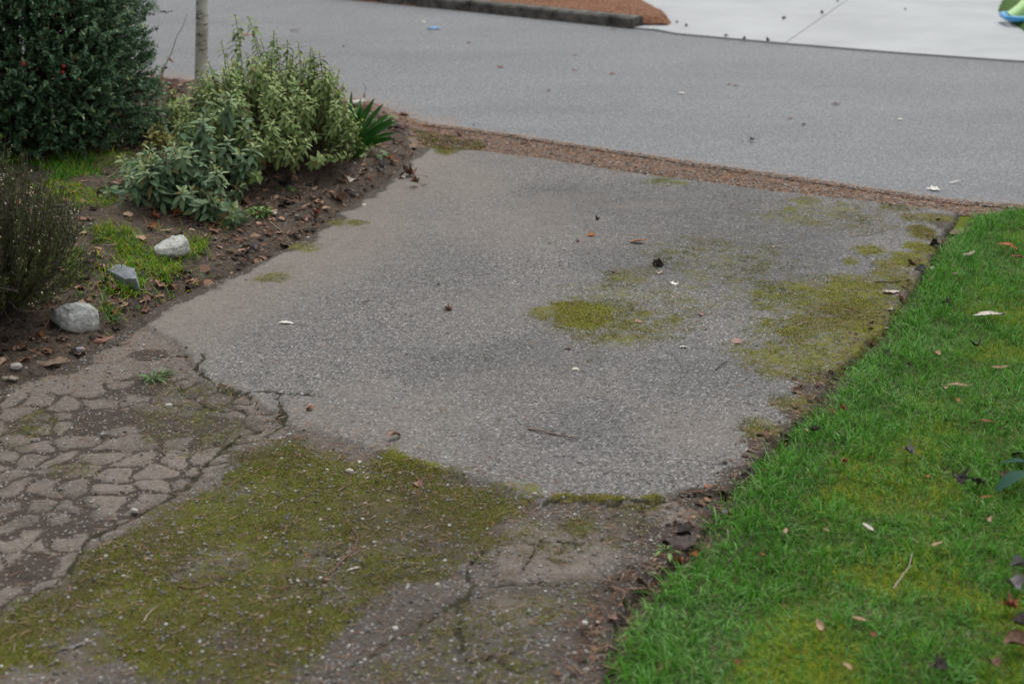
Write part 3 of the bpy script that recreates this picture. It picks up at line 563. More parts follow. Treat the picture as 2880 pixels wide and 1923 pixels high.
M_lit = m_ramp('dry_litter', 'rnd', [(0, (.022, .016, .012)), (.3, (.08, .052, .036)), (.55, (.19, .105, .07)), (.75, (.33, .19, .12)), (.92, (.42, .29, .20)), (1, (.55, .47, .38))], .75, .2)
wgt = (.05 + DM * .8 + DO * .7 * (1 - .7 * zone) + 1.3 * np.exp(-(segdist(OLD[5:22], DX, DY) / .07) ** 2)) * (DY > 1.95); wgt = wgt / wgt.sum(); c = r.choice(len(DX), 8500, p=wgt)
x, y = DX[c], DY[c]; nn = len(c); L = .008 + .022 * r.rand(nn)
parts = [needles(x, y, DH[c] + .002, L, .0010 + .0009 * r.rand(nn), .45 + .5 * r.rand(nn), 3)]
# gutter needles
n = 15000; gx_ = r.uniform(-1.6, 3.6, n); yb = np.interp(gx_, nxs, nys); yt = np.interp(gx_, [p[0] for p in TOP], [p[1] for p in TOP]); gy_ = np.where(gx_ > TOP[0][0], yt + (yb - yt + .07) * r.rand(n) ** .8, yb + .12 - .4 * r.rand(n) ** .8)
parts.append(needles(gx_, gy_, np.maximum(Ht(gx_, gy_), -.005) + .002, .012 + .028 * r.rand(n), .0016 + .0022 * r.rand(n), .5 + .4 * r.rand(n), 4))
n = 3000; gx_ = r.uniform(-1.6, 3.6, n); yb = np.interp(gx_, nxs, nys); yt = np.interp(gx_, [p[0] for p in TOP], [p[1] for p in TOP]); gy_ = np.where(gx_ > TOP[0][0], yt + (yb - yt) * r.rand(n) + .05 * r.randn(n), yb + .10 - .4 * r.rand(n) ** .8)
FLV = np.array([(-.5, -.45, .0), (.0, -.55, .12), (.45, -.4, -.05), (-.55, .05, .14), (.02, 0, .0), (.5, .1, .16), (-.35, .5, -.03), (.05, .55, .15), (.4, .42, .1)]); FLF = np.array([(0, 1, 4, 3), (1, 2, 5, 4), (3, 4, 7, 6), (4, 5, 8, 7)])
kq = r.rand(n) < .15 + 1.0 * ss(.42, .62, fbm(gx_, gy_, 3.0, 3, 66)); gx_, gy_ = gx_[kq], gy_[kq]; n = len(gx_); th = r.rand(n) * 6.28; fs_ = .003 + .015 * r.rand(n) ** 2.8; v, f, idx = inst(FLV, FLF, np.stack([gx_, gy_, np.maximum(Ht(gx_, gy_), -.005) + fs_ * .15], 1), np.stack([np.cos(th), np.sin(th), .4 * (r.rand(n) - .5)], 1), np.stack([.5 * r.randn(n), .5 * r.randn(n), 1 + 0 * th], 1), fs_); parts.append((v, f, {'rnd': (.12 + .85 * r.rand(n))[idx]}))
n = 620; tq = r.rand(n) ** .7 * (len(RIGHT) - 2); iq = tq.astype(int); fq = tq - iq; RR = np.array(RIGHT); ex = RR[iq, 0] * (1 - fq) + RR[iq + 1, 0] * fq + .035 * r.randn(n) - .02; ey = RR[iq, 1] * (1 - fq) + RR[iq + 1, 1] * fq + .035 * r.randn(n)
th = r.rand(n) * 6.28; fs_ = .003 + .016 * r.rand(n) ** 3; v, f, idx = inst(FLV, FLF, np.stack([ex, ey, Ht(ex, ey) + fs_ * .2], 1), np.stack([np.cos(th), np.sin(th), .4 * (r.rand(n) - .5)], 1), np.stack([.5 * r.randn(n), .5 * r.randn(n), 1 + 0 * th], 1), fs_); parts.append((v, f, {'rnd': (.02 + .8 * r.rand(n) ** 1.5)[idx]}))
parts.append(needles(ex, ey, Ht(ex, ey) + .004, .015 + .03 * r.rand(n), .001 + .001 * r.rand(n), .3 + .65 * r.rand(n), 14))
v, f, a = join(parts)
stuff(mk('pine_needles', v, f, M_lit, attrs=a), 'fallen rusty pine needles strewn on the moss and along the gutter strip', 'pine needles')

# bed litter: torn leaf flakes + dry fibres
n = 62000; x = r.uniform(-4.4, .2, n); y = r.uniform(3.4, 10.6, n); d = sdf(BED, x, y); den = ss(-.03, .02, d) * (.25 + .75 * np.exp(-(d / .7) ** 2)) * (.35 + ss(.4, .6, fbm(x, y, 2.5, 3, 33)))
k = r.rand(n) < den; x, y, d = x[k], y[k], d[k]; m_ = len(x)
tv = np.array([(-.5, -.45, .0), (.0, -.55, .12), (.45, -.4, -.05), (-.55, .05, .14), (.02, 0, .0), (.5, .1, .16), (-.35, .5, -.03), (.05, .55, .15), (.4, .42, .1)]); tf = np.array([(0, 1, 4, 3), (1, 2, 5, 4), (3, 4, 7, 6), (4, 5, 8, 7)])
th = r.rand(m_) * 6.28; Yd = np.stack([np.cos(th), np.sin(th), .5 * (r.rand(m_) - .5)], 1); Zn = np.stack([.9 * (r.rand(m_) - .5), .9 * (r.rand(m_) - .5), 1 + 0 * th], 1); s_ = .005 + .034 * r.rand(m_) ** 3.4
v1_, f1_, idx = inst(tv, tf, np.stack([x, y, h_bed(x, y) + s_ * .15], 1), Yd, Zn, np.stack([s_ * (.4 + .8 * r.rand(m_)), s_, s_], 1))
parts = [(v1_, f1_, {'rnd': (r.rand(m_) ** 1.5 * .93)[idx]})]
n = 52000; x = r.uniform(-4.2, .2, n); y = r.uniform(3.4, 10.6, n); d = sdf(BED, x, y); k = r.rand(n) < ss(-.04, .03, d) * (.3 + .7 * np.exp(-(d / .8) ** 2)); x, y = x[k], y[k]; m_ = len(x)
parts.append(needles(x, y, h_bed(x, y) + .003, .02 + .06 * r.rand(m_) ** 2, .0009 + .001 * r.rand(m_), .2 + .7 * r.rand(m_), 9, .9))
v, f, a = join(parts)
stuff(mk('leaf_litter', v, f, M_lit, attrs=a), 'brown crumbled leaves and dry root fibres covering the garden bed', 'leaf litter')
n = 2600; x = r.uniform(-3.5, .2, n); y = r.uniform(3.4, 9, n); d = sdf(BED, x, y); k = (r.rand(n) < ss(-.03, .01, d) * (.15 + np.exp(-(d / .18) ** 2))); x, y = x[k], y[k]; S = .003 + .009 * r.rand(len(x)) ** 3
v, f, a = pebbles(x, y, h_bed(x, y) + S * .2, S, r.rand(len(x)) ** .7, 40)
stuff(mk('bed_gravel', v, f, M_peb, smooth=True, attrs=a), 'small stones lying in the dark soil along the edge of the bed', 'gravel')

# ------------------------------------------------------------------ shrubs
M_stem = m_two('woody_stem', (.05, .035, .025), (.15, .11, .08), 60)
M_sage = m_ramp('sage_leaf', 'rnd', [(0, (.22, .16, .06)), (.05, (.07, .12, .06)), (.35, (.15, .25, .135)), (.65, (.26, .37, .21)), (.85, (.39, .48, .25)), (1, (.50, .54, .19))], .7, .25, trans=.15)
M_pale = m_ramp('pale_sage_leaf', 'rnd', [(0, (.26, .20, .08)), (.06, (.15, .19, .06)), (.35, (.23, .33, .115)), (.65, (.36, .47, .19)), (.85, (.48, .57, .24)), (1, (.62, .63, .21))], .7, .25, trans=.15)
M_yel = m_ramp('yellowing_leaf', 'rnd', [(0, (.30, .20, .08)), (.3, (.28, .27, .08)), (.6, (.36, .36, .13)), (1, (.45, .44, .16))], .7, .25, trans=.15)
LT = leaf_tpl(4, .30, .3, .40); LT2 = leaf_tpl(3, .12, .2, .5)
def shrub(name, label, cx, cy, rx, ry, hgt, nst, Lf, mat, seed, lean=(0, 0), z0=None, whorls=9, low=.25, bright=0.0, per=3):
    """base centre in metres, dome radii and height; stems carry whorls of leaves ending in a rosette"""
    r = np.random.RandomState(seed); zb = float(Ht(cx, cy)[0]); root = empty(name, (cx, cy, zb), label, 'shrub'); jl_ = 1.0
    SP = []; P = []; Yd = []; Zn = []; S = []; Rn = []
    for i in range(nst):
        a = r.rand() * 6.283; q = r.rand() ** .5; hz = low + (1 - low) * math.sqrt(max(0, 1 - q * q)) * (.72 + .38 * r.rand())
        tip = np.array([rx * q * math.cos(a) + lean[0] * hz, ry * q * math.sin(a) + lean[1] * hz, hgt * hz * (.80 + .25 * r.rand())])
        if r.rand() < .38: tip[2] *= .3 + .45 * r.rand(); tip[:2] *= 1 + .25 * r.rand()
        base = np.array([tip[0] * .35 + .05 * r.randn(), tip[1] * .35 + .05 * r.randn(), -.02]); mid = (base + tip) / 2 + np.array([tip[0] * .18, tip[1] * .18, .03 * hgt]) + .02 * r.randn(3)
        t = np.linspace(0, 1, 9)[:, None]; c = (1 - t) ** 2 * base + 2 * t * (1 - t) * mid + t * t * tip
        SP.append(tube(c, np.linspace(.0035, .0014, 9), 5)); ln = np.linalg.norm(np.diff(c, axis=0), axis=1).sum()
        br = r.rand() * .25 + bright; ax_end = unit(c[-1] - c[-2])
        nw = max(4, int(whorls * (.8 + .4 * r.rand()))); span = min(.85, nw * Lf * .38 / ln)
        for wv in range(nw):
            tt_ = 1 - span * (wv / nw) ** 1.15; p = (1 - tt_) ** 2 * base + 2 * tt_ * (1 - tt_) * mid + tt_ ** 2 * tip; ax = unit(2 * (1 - tt_) * (mid - base) + 2 * tt_ * (tip - mid))
            e1 = unit(np.cross(ax, [.2, .1, 1.]) + 1e-4); e2 = np.cross(ax, e1); open_ = R(18 + 85 * min(1, (wv / 3.2) ** .7)) + .1 * r.randn()
            for k in range(per):
                ph = wv * 1.05 + k * 2 * math.pi / per + .25 * r.randn(); out = math.cos(ph) * e1 + math.sin(ph) * e2
                dr = math.cos(open_) * ax + math.sin(open_) * out + np.array([0, 0, -.10 * wv / nw]); nr = -math.cos(open_) * out * 1 + math.sin(open_) * ax
                P.append(p); Yd.append(dr); Zn.append(nr); sc = Lf * (.40 + .60 * min(1, wv / 2.5)) * (.75 + .45 * r.rand()); S.append(sc)
                Rn.append(np.clip(.95 - .16 * wv if wv < 3 and r.rand() < .75 else .15 + .45 * r.rand() + br * .6 - .02 * wv, .03, 1) if r.rand() > .03 else .01)
    v, f, a = join([(a_, b_, {}) for a_, b_ in SP]); mk('stem', v, f, M_stem, root, smooth=True)
    v, f, idx = inst(LT[0], LT[1], np.array(P), np.array(Yd), np.array(Zn), np.array(S)); mk('foliage', v, f, mat, root, smooth=True, attrs={'rnd': np.array(Rn)[idx]})
    return root
def W(a, b): x, y, z = GD(a, b); return x, y
shrub('sage_shrub', 'dark grey green shrub nearest the driveway with large drooping leaf rosettes', *W(415, 470), .25, .20, .28, 44, .053, M_sage, 1, (-.02, -.04), low=.35)
shrub('sage_shrub', 'leafy grey green branch sprawling left from the darkest shrub', *W(322, 432), .12, .10, .15, 14, .055, M_sage, 12, low=.5, whorls=7)
shrub('sage_shrub', 'low grey green sprig at the front foot of the darkest leafy shrub', *W(492, 512), .11, .09, .12, 11, .058, M_sage, 2, low=.5, whorls=6)
shrub('sage_shrub', 'upright dark green shrub in the middle of the leafy clump', *W(505, 425), .20, .20, .44, 26, .054, M_sage, 3, (.0, 0), low=.45)
shrub('sage_shrub', 'widest pale green shrub spreading between tree trunk and strap leaved plant', *W(615, 362), .42, .50, .56, 290, .037, M_pale, 4, (0, .12), low=.22, bright=.12, whorls=15, per=2)
shrub('sage_shrub', 'pale green shrub lobe overhanging beside the strap leaved plant', *W(705, 300), .17, .16, .27, 46, .036, M_pale, 5, (0, 0), low=.3, bright=.1, whorls=13, per=2)
shrub('sage_shrub', 'loose light green plant at the foot of the tree trunk', *W(455, 290), .20, .22, .26, 26, .055, M_pale, 6, low=.35, whorls=7)
shrub('sage_shrub', 'straggly yellowing plant between the dark evergreen and the grey green shrubs', *W(405, 345), .18, .12, .16, 20, .045, M_yel, 7, low=.4, whorls=5)
shrub('sage_shrub', 'small green plant tucked against the right foot of the dark evergreen', *W(345, 325), .13, .12, .18, 14, .05, M_sage, 8, low=.4, whorls=6)
x_, y_ = W(560, 300)
shrub('sage_shrub', 'sparse tall sprigs rising behind the pale shrub near the trunk', x_, y_, .14, .10, .62, 9, .05, M_pale, 9, low=.7, whorls=6)

# dark evergreen with tiny leaves and red berries
def evergreen():
    r = np.random.RandomState(31); cx, cy = W(112, 352); cy += .30; cx -= .20; root = empty('evergreen_shrub', (cx, cy, float(Ht(cx, cy)[0])), 'big dark evergreen shrub with tiny glossy leaves and red berries', 'shrub')
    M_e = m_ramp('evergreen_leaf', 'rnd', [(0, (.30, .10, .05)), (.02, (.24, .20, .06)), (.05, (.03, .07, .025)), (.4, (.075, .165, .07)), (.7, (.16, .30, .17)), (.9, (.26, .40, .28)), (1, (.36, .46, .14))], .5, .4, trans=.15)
    P = []; Yd = []; Zn = []; S = []; Rn = []; TW = []
    ntw = 9600
    for i in range(ntw):
        u = r.rand(); a = r.rand() * 6.283
        z = .05 + 1.25 * u; prof = .56 * (math.sin(math.pi * min(.97, (.30 + .62 * u) )) ** .55)
        lob = .97 + .36 * (float(fbm(np.array([a * .9 + 40]), np.array([z * 2.6]), 1.6, 3, 3)[0]) - .5) * 2
        rad = prof * lob * (1 - .55 * r.rand() ** 1.9)
        p0 = np.array([rad * math.cos(a), rad * math.sin(a), z]); out = unit(np.array([math.cos(a), math.sin(a), .55 + .6 * u - .3 * (u < .12)]) + .45 * r.randn(3))
        ln = .05 + .06 * r.rand() + .09 * (r.rand() < .05)
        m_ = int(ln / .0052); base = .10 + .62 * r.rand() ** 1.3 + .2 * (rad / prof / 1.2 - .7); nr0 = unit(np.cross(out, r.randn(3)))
        st_ = unit(out + np.cumsum(.05 * r.randn(m_, 3), 0) - np.arange(m_)[:, None] * np.array([0, 0, .012])); cvs = p0 + np.cumsum(st_ * ln / m_, 0); pts = [p0, cvs[-1]]
        sg = np.array([1., -1.])[None, :, None]; sdv = unit(np.cross(st_, nr0)[:, None, :] * sg * .9 + .35 * r.randn(m_, 2, 3)); dr = unit(st_[:, None] * .55 + sdv).reshape(-1, 3)
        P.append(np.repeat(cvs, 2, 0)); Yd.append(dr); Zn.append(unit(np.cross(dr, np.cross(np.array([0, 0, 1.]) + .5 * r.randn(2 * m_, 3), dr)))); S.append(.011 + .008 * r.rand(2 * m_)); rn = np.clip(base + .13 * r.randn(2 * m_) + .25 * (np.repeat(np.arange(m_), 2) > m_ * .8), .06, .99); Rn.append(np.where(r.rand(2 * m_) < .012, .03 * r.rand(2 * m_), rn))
        if i % 5 == 0: TW.append(tube(np.array([p0 * [.45, .45, .8], p0 * [.8, .8, .95], pts[0], pts[-1]]), np.array([.004, .003, .002, .0008]), 4))
    tv, tf = leaf_tpl(2, .1, .25, .46)
    P, Yd, Zn, S, Rn = map(np.concatenate, (P, Yd, Zn, S, Rn)); v, f, idx = inst(tv, tf, P, Yd, Zn, S); mk('foliage', v, f, M_e, root, attrs={'rnd': Rn[idx]})
    for k in range(16):
        a = 2 * math.pi * k / 16; q = .3 + .12 * r.rand(); TW.append(tube(np.array([[0.04 * math.cos(a), .04 * math.sin(a), -.02], [q * .4 * math.cos(a), q * .4 * math.sin(a), .35], [q * math.cos(a), q * math.sin(a), .95 + .2 * r.rand()]]), np.array([.016, .011, .005]), 6))
    v, f, _ = join([(a_, b_, {}) for a_, b_ in TW]); mk('branch', v, f, m_two('dark_twig', (.03, .02, .015), (.08, .05, .035), 60), root, smooth=True)
    M_b = m_two('red_berry', (.30, .02, .03), (.42, .04, .05), 40, .35, spec=.6, bs=.1)
    for k in range(15):
        a = -math.pi / 2 + (r.rand() - .5) * 2.6; u = .1 + .75 * r.rand(); z = .05 + 1.2 * u; rad = .57 * (math.sin(math.pi * min(.97, .30 + .62 * u)) ** .55) * 1.0; V, F = sphere(8, 6)
        mk('berry', V * .011, F, M_b, root, (rad * math.cos(a), rad * math.sin(a), z), True)
def sphere(n, m):
    V = []; F = []
    for i in range(m + 1):
        t = math.pi * i / m
        for j in range(n): p = 2 * math.pi * j / n; V.append((math.sin(t) * math.cos(p), math.sin(t) * math.sin(p), math.cos(t)))
    for i in range(m):
        for j in range(n): k = (j + 1) % n; F.append((i * n + j, (i + 1) * n + j, (i + 1) * n + k, i * n + k))
    return np.array(V), np.array(F)
evergreen()

# heather at the left edge
def heather():
    r = np.random.RandomState(41); cx, cy = W(-25, 715); root = empty('heather', (cx, cy, float(Ht(cx, cy)[0])), 'feathery heather bush with tiny cream flowers and bare woody base at the left', 'shrub')
    M_h = m_ramp('heather_needle', 'rnd', [(0, (.04, .035, .014)), (.4, (.055, .075, .016)), (.8, (.10, .14, .025)), (1, (.2, .22, .06))], .6, .3)
    M_f = m_ramp('heather_flower', 'rnd', [(0, (.42, .34, .24)), (1, (.62, .56, .46))], .6, .2)
    P = []; Y = []; Zn = []; S = []; Rn = []; ST = []; FP = []; FY = []; FS = []
    for i in range(620):
        a = r.rand() * 6.283; q = r.rand() ** .55; tip = np.array([.36 * q * math.cos(a), .42 * q * math.sin(a), .10 + .46 * math.sqrt(max(0, 1 - q * q)) * (.7 + .4 * r.rand())]); base = np.array([tip[0] * .15, tip[1] * .15, 0]); mid = np.array([tip[0] * .75, tip[1] * .75, tip[2] * .35])
        if r.rand() < .3: tip[2] *= .55
        t = np.linspace(0, 1, 12)[:, None]; c = (1 - t) ** 2 * base + 2 * t * (1 - t) * mid + t * t * tip; c += .006 * r.randn(*c.shape); ST.append(tube(c, np.linspace(.0035, .0008, 12), 4))
        b = .2 + .6 * r.rand()
        for k in range(130):
            tt_ = .22 + .78 * r.rand(); p = (1 - tt_) ** 2 * base + 2 * tt_ * (1 - tt_) * mid + tt_ ** 2 * tip; ax = unit(2 * (1 - tt_) * (mid - base) + 2 * tt_ * (tip - mid)); dr = unit(ax * .8 + .75 * unit(r.randn(3)))
            P.append(p + .004 * r.randn(3)); Y.append(dr); Zn.append(r.randn(3)); S.append(.009 + .010 * r.rand()); Rn.append(np.clip(b + .25 * r.randn() * .6, 0, 1))
        if r.rand() < .33:
            for k in range(6):
                tt_ = .8 + .22 * r.rand(); p = (1 - tt_) ** 2 * base + 2 * tt_ * (1 - tt_) * mid + tt_ ** 2 * tip; FP.append(p + .007 * r.randn(3)); FY.append(r.randn(3)); FS.append(.005 + .004 * r.rand())
    tv, tf = leaf_tpl(2, .1, .1, .16); v, f, idx = inst(tv, tf, np.array(P), np.array(Y), np.array(Zn), np.array(S)); mk('foliage', v, f, M_h, root, attrs={'rnd': np.array(Rn)[idx]})
    tv, tf = leaf_tpl(2, .3, .5, .8); v, f, idx = inst(tv, tf, np.array(FP), np.array(FY), r.randn(len(FP), 3), np.array(FS)); mk('blossom', v, f, M_f, root, attrs={'rnd': r.rand(len(FP))[idx]})
    for k in range(90):
        a = -1.7 + .9 * (r.rand() - .5) * 2; q = .12 + .18 * r.rand(); e = np.array([q * math.cos(a), q * math.sin(a), .03 + .16 * r.rand()]); c = np.array([[0, 0, .02], e * .5 + [0, 0, .05], e, e + [.03 * r.randn(), -.03, .02]]) + .008 * r.randn(4, 3); ST.append(tube(c, np.array([.006, .0045, .003, .001]), 5))
    v, f, _ = join([(a_, b_, {}) for a_, b_ in ST]); mk('stem', v, f, m_two('grey_heather_wood', (.06, .045, .04), (.20, .17, .155), 50), root, smooth=True)
heather()

# strap leaved clump
def strap():
    r = np.random.RandomState(51); x0, y0 = W(796, 368); root = empty('strap_leaved_plant', (x0, y0, float(Ht(x0, y0)[0])), 'clump of glossy dark green strap shaped leaves beside the pale shrub', 'plant')
    M = m_two('strap_leaf', (.012, .085, .008), (.05, .19, .02), 12, .38, 60, .15, .001, .5)
    parts = []
    for k in range(27):
        a = R(-60 + 120 * (k / 26) + 14 * r.randn()); side = math.sin(a); dp = r.randn() * .35; L = .29 + .07 * r.rand() - .04 * abs(side)
        d0 = unit(np.array([side * .75, dp * .5, 1.0])); d1 = unit(np.array([side * 1.3, dp * .9, .75 - .8 * abs(side) ** 2])); c = [np.array([side * .02, dp * .02, -.01])]; n = 12
        for i in range(n): t = i / n; c.append(c[-1] + unit(d0 * (1 - t) + d1 * t) * L / n)
        c = np.array(c); tan = unit(np.gradient(c, axis=0)); sd_ = unit(np.cross(tan, unit(np.array([.35 * r.randn(), -1 + .4 * r.randn(), .2])))); nn = np.cross(sd_, tan); V = []
        for i in range(n + 1):
            t = i / n; wd = .0125 * (.55 + .6 * math.sin(math.pi * min(1, t * .8 + .15))) * (1 - max(0, (t - .82) / .18) ** 2 * .92)
            for u, h in ((-1, .25), (-.5, .05), (0, -.12), (.5, .05), (1, .25)): V.append(c[i] + sd_[i] * wd * u + nn[i] * wd * h)
        F = [(i * 5 + j, i * 5 + j + 1, (i + 1) * 5 + j + 1, (i + 1) * 5 + j) for i in range(n) for j in range(4)]
        parts.append((np.array(V), np.array(F), {}))
    for k, (v, f, _) in enumerate(parts): mk('leaf', v, f, M, root, smooth=True)
strap()
def rosette(name, label, a, b, n, L, mat, seed, up=.5, stalk=.03, wide=.55, spread=1.0, cat='plant'):
    r = np.random.RandomState(seed); x0, y0 = W(a, b); root = empty(name, (x0, y0, float(Ht(x0, y0)[0])), label, cat); th = np.arange(n) * 2.4 + r.randn(n) * .3; q = r.rand(n) ** .5 * stalk * 2.2 * spread; z = stalk * (.4 + .9 * r.rand(n))
    P = np.stack([q * np.cos(th), q * np.sin(th), z], 1); Yd = np.stack([np.cos(th), np.sin(th), up * (1.2 * r.rand(n) - .3)], 1); tv, tf = leaf_tpl(4, .35, .25, wide)
    v, f, idx = inst(tv, tf, P, Yd, np.stack([-.3 * np.cos(th), -.3 * np.sin(th), 1 + 0 * th], 1), L * (.6 + .6 * r.rand(n))); mk('foliage', v, f, mat, root, smooth=True, attrs={'rnd': r.rand(n)[idx]})
    v, f, _ = join([(*tube(np.array([[0, 0, -.01], P[i] * .6, P[i]]), .0012, 4), {}) for i in range(n)]); mk('stem', v, f, M_gst, root, smooth=True)
    return root
M_gst = m_two('green_stalk', (.08, .12, .03), (.14, .18, .06), 60)
M_bright = m_ramp('bright_leaf', 'rnd', [(0, (.06, .16, .02)), (.5, (.12, .30, .04)), (1, (.26, .46, .08))], .5, .4, trans=.2)
M_mid = m_ramp('mid_leaf', 'rnd', [(0, (.04, .12, .02)), (.5, (.09, .22, .04)), (1, (.20, .36, .08))], .5, .4, trans=.2)
rosette('bright_weed', 'small cushion of vivid yellow green leaves on bare soil below the pale shrub', 597, 495, 46, .022, M_bright, 1, .8, .022, .6, .9)
rosette('leafy_seedling', 'bright leafy plant in front of the strap leaved clump beside the driveway edge', 850, 362, 22, .045, M_mid, 2, .5, .035)
rosette('leafy_seedling', 'fresh green plant right behind the strap leaved clump near the road', 868, 292, 34, .042, M_mid, 3, .6, .045)
rosette('leafy_seedling', 'trailing fresh green shoot at the left foot of the strap leaved clump', 745, 375, 13, .042, M_mid, 4, .4, .035)
rosette('leafy_seedling', 'tiny pale weed growing out of the bed soil between leaf scraps', 655, 435, 9, .024, M_mid, 5, .4, .015)
rosette('leafy_seedling', 'little green weed at the mossy joint by the top corner of the driveway', 985, 318, 12, .026, M_mid, 6, .4, .012)
rosette('leafy_seedling', 'yellow green weed beside the large dark bark piece at the lawn edge', 1528, 1266, 14, .020, M_bright, 7, .3, .010, .3)
rosette('grass_tuft', 'small grass tuft growing from the cracked left part of the driveway', 352, 872, 26, .04, M_mid, 8, .9, .008, .14, cat='grass tuft')
rosette('grass_tuft', 'tiny grass tuft behind the other tuft in the cracked pavement', 381, 857, 14, .03, M_mid, 9, .9, .006, .14, cat='grass tuft')
M_blue = m_ramp('bluegreen_leaf', 'rnd', [(0, (.02, .07, .045)), (1, (.04, .11, .075))], .75, .15)
rosette('broad_leaved_plant', 'broad blue green leaves poking in at the right edge of the lawn', 2415, 1100, 9, .085, M_blue, 10, .35, .04, .5)
# pale flower spike by the strap leaves
def spike(a, b, h, label, seed):
    r = np.random.RandomState(seed); x0, y0 = W(a, b); root = empty('flower_spike', (x0, y0, float(Ht(x0, y0)[0])), label, 'flower'); v, f = tube(np.array([[0, 0, -.01], [.004, 0, h * .5], [.0, 0, h]]), .002, 5); mk('stem', v, f, M_gst, root, smooth=True)
    n = 22; P = np.stack([.006 * r.randn(n), .006 * r.randn(n), h * (.35 + .65 * r.rand(n))], 1); tv, tf = leaf_tpl(3, .3, .5, .7); v, f, idx = inst(tv, tf, P, r.randn(n, 3), r.randn(n, 3), .012 + .006 * r.rand(n)); mk('blossom', v, f, M_cream, root, attrs={'rnd': r.rand(n)[idx]})
M_cream = m_ramp('cream_petal', 'rnd', [(0, (.45, .40, .18)), (1, (.72, .68, .45))], .6, .2)
spike(838, 330, .12, 'pale cream flower spike at the right side of the strap leaves', 1)
spike(806, 372, .10, 'withered cream flower spike in front of the strap leaves', 2)

# ------------------------------------------------------------------ tree
def tree():
    x0, y0 = U(*D(452, 262), .12); root = empty('young_tree', (x0, y0, .05), 'slim grey tree trunk standing at the road edge behind the shrubs', 'tree')
    m = MT('tree_bark'); n1 = m.noise(9, 5, .6); n2 = m.noise(60, 4, .7); mp = m.n('ShaderNodeMapping'); mp.inputs['Scale'].default_value = (9, 9, 34); m.l(m.co, mp.inputs[0]); n3 = m.noise(1.2, 4, .7, mp.outputs[0])
    c = m.mix(m.mr(n1, .35, .65), (.46, .44, .40), (.80, .78, .73)); c = m.mix(m.mr(n3, .52, .66), c, (.09, .085, .07)); mat = m.done(c, .9, n2, .6, .004, .2)
    t = np.linspace(0, 1, 26); c = np.stack([.010 * np.sin(t * 5) + .17 * t * 1.35, -.0 * t, -.12 + 2.9 * t], 1); v, f = tube(c, .036 * (1 - .35 * t) + .02 * np.exp(-t * 26), 20); mk('trunk', v, f, mat, root, smooth=True)
    r = np.random.RandomState(4)
    for k in range(9):
        zt = 1.75 + 1.0 * k / 9; a = k * 2.4; p = np.array([.010 * math.sin(zt / 2.9 * 5) + .17 * (zt + .12) / 2.9 * 1.35, 0, zt]); d = np.array([math.cos(a), math.sin(a), .9]); pts = [p + d * .9 * s_ + .03 * r.randn(3) * (s_ > 0) for s_ in np.linspace(0, 1, 7)]
        v, f = tube(np.array(pts), np.linspace(.014, .003, 7), 7); mk('branch', v, f, mat, root, smooth=True)
tree()
# ------------------------------------------------------------------ fallen leaves, bark, twigs, stones
DEAD = {}
for nm, c1, c2, sp in [('brown', (.10, .052, .032), (.24, .14, .095), (.05, .03, .02)), ('pale', (.46, .40, .34), (.66, .60, .53), (.30, .24, .18)), ('white', (.62, .60, .56), (.78, .76, .72), (.5, .46, .4)), ('dark', (.032, .026, .024), (.095, .078, .07), (.14, .115, .095)),
                       ('orange', (.26, .09, .03), (.44, .19, .07), (.12, .05, .025)), ('pink', (.30, .17, .14), (.46, .30, .25), (.18, .09, .07)), ('grey', (.13, .12, .125), (.27, .25, .26), (.07, .06, .06)), ('tan', (.34, .22, .13), (.50, .36, .24), (.2, .12, .07)), ('red', (.20, .055, .03), (.34, .12, .07), (.08, .03, .02)), ('blackblue', (.02, .022, .03), (.07, .072, .09), (.12, .1, .1)), ('yellow', (.36, .28, .06), (.5, .42, .12), (.2, .14, .05))]:
    DEAD[nm] = m_two('dead_leaf_' + nm, c1, c2, 45, .65, 160, .6, .001, .25, spots=(30, .60, sp))
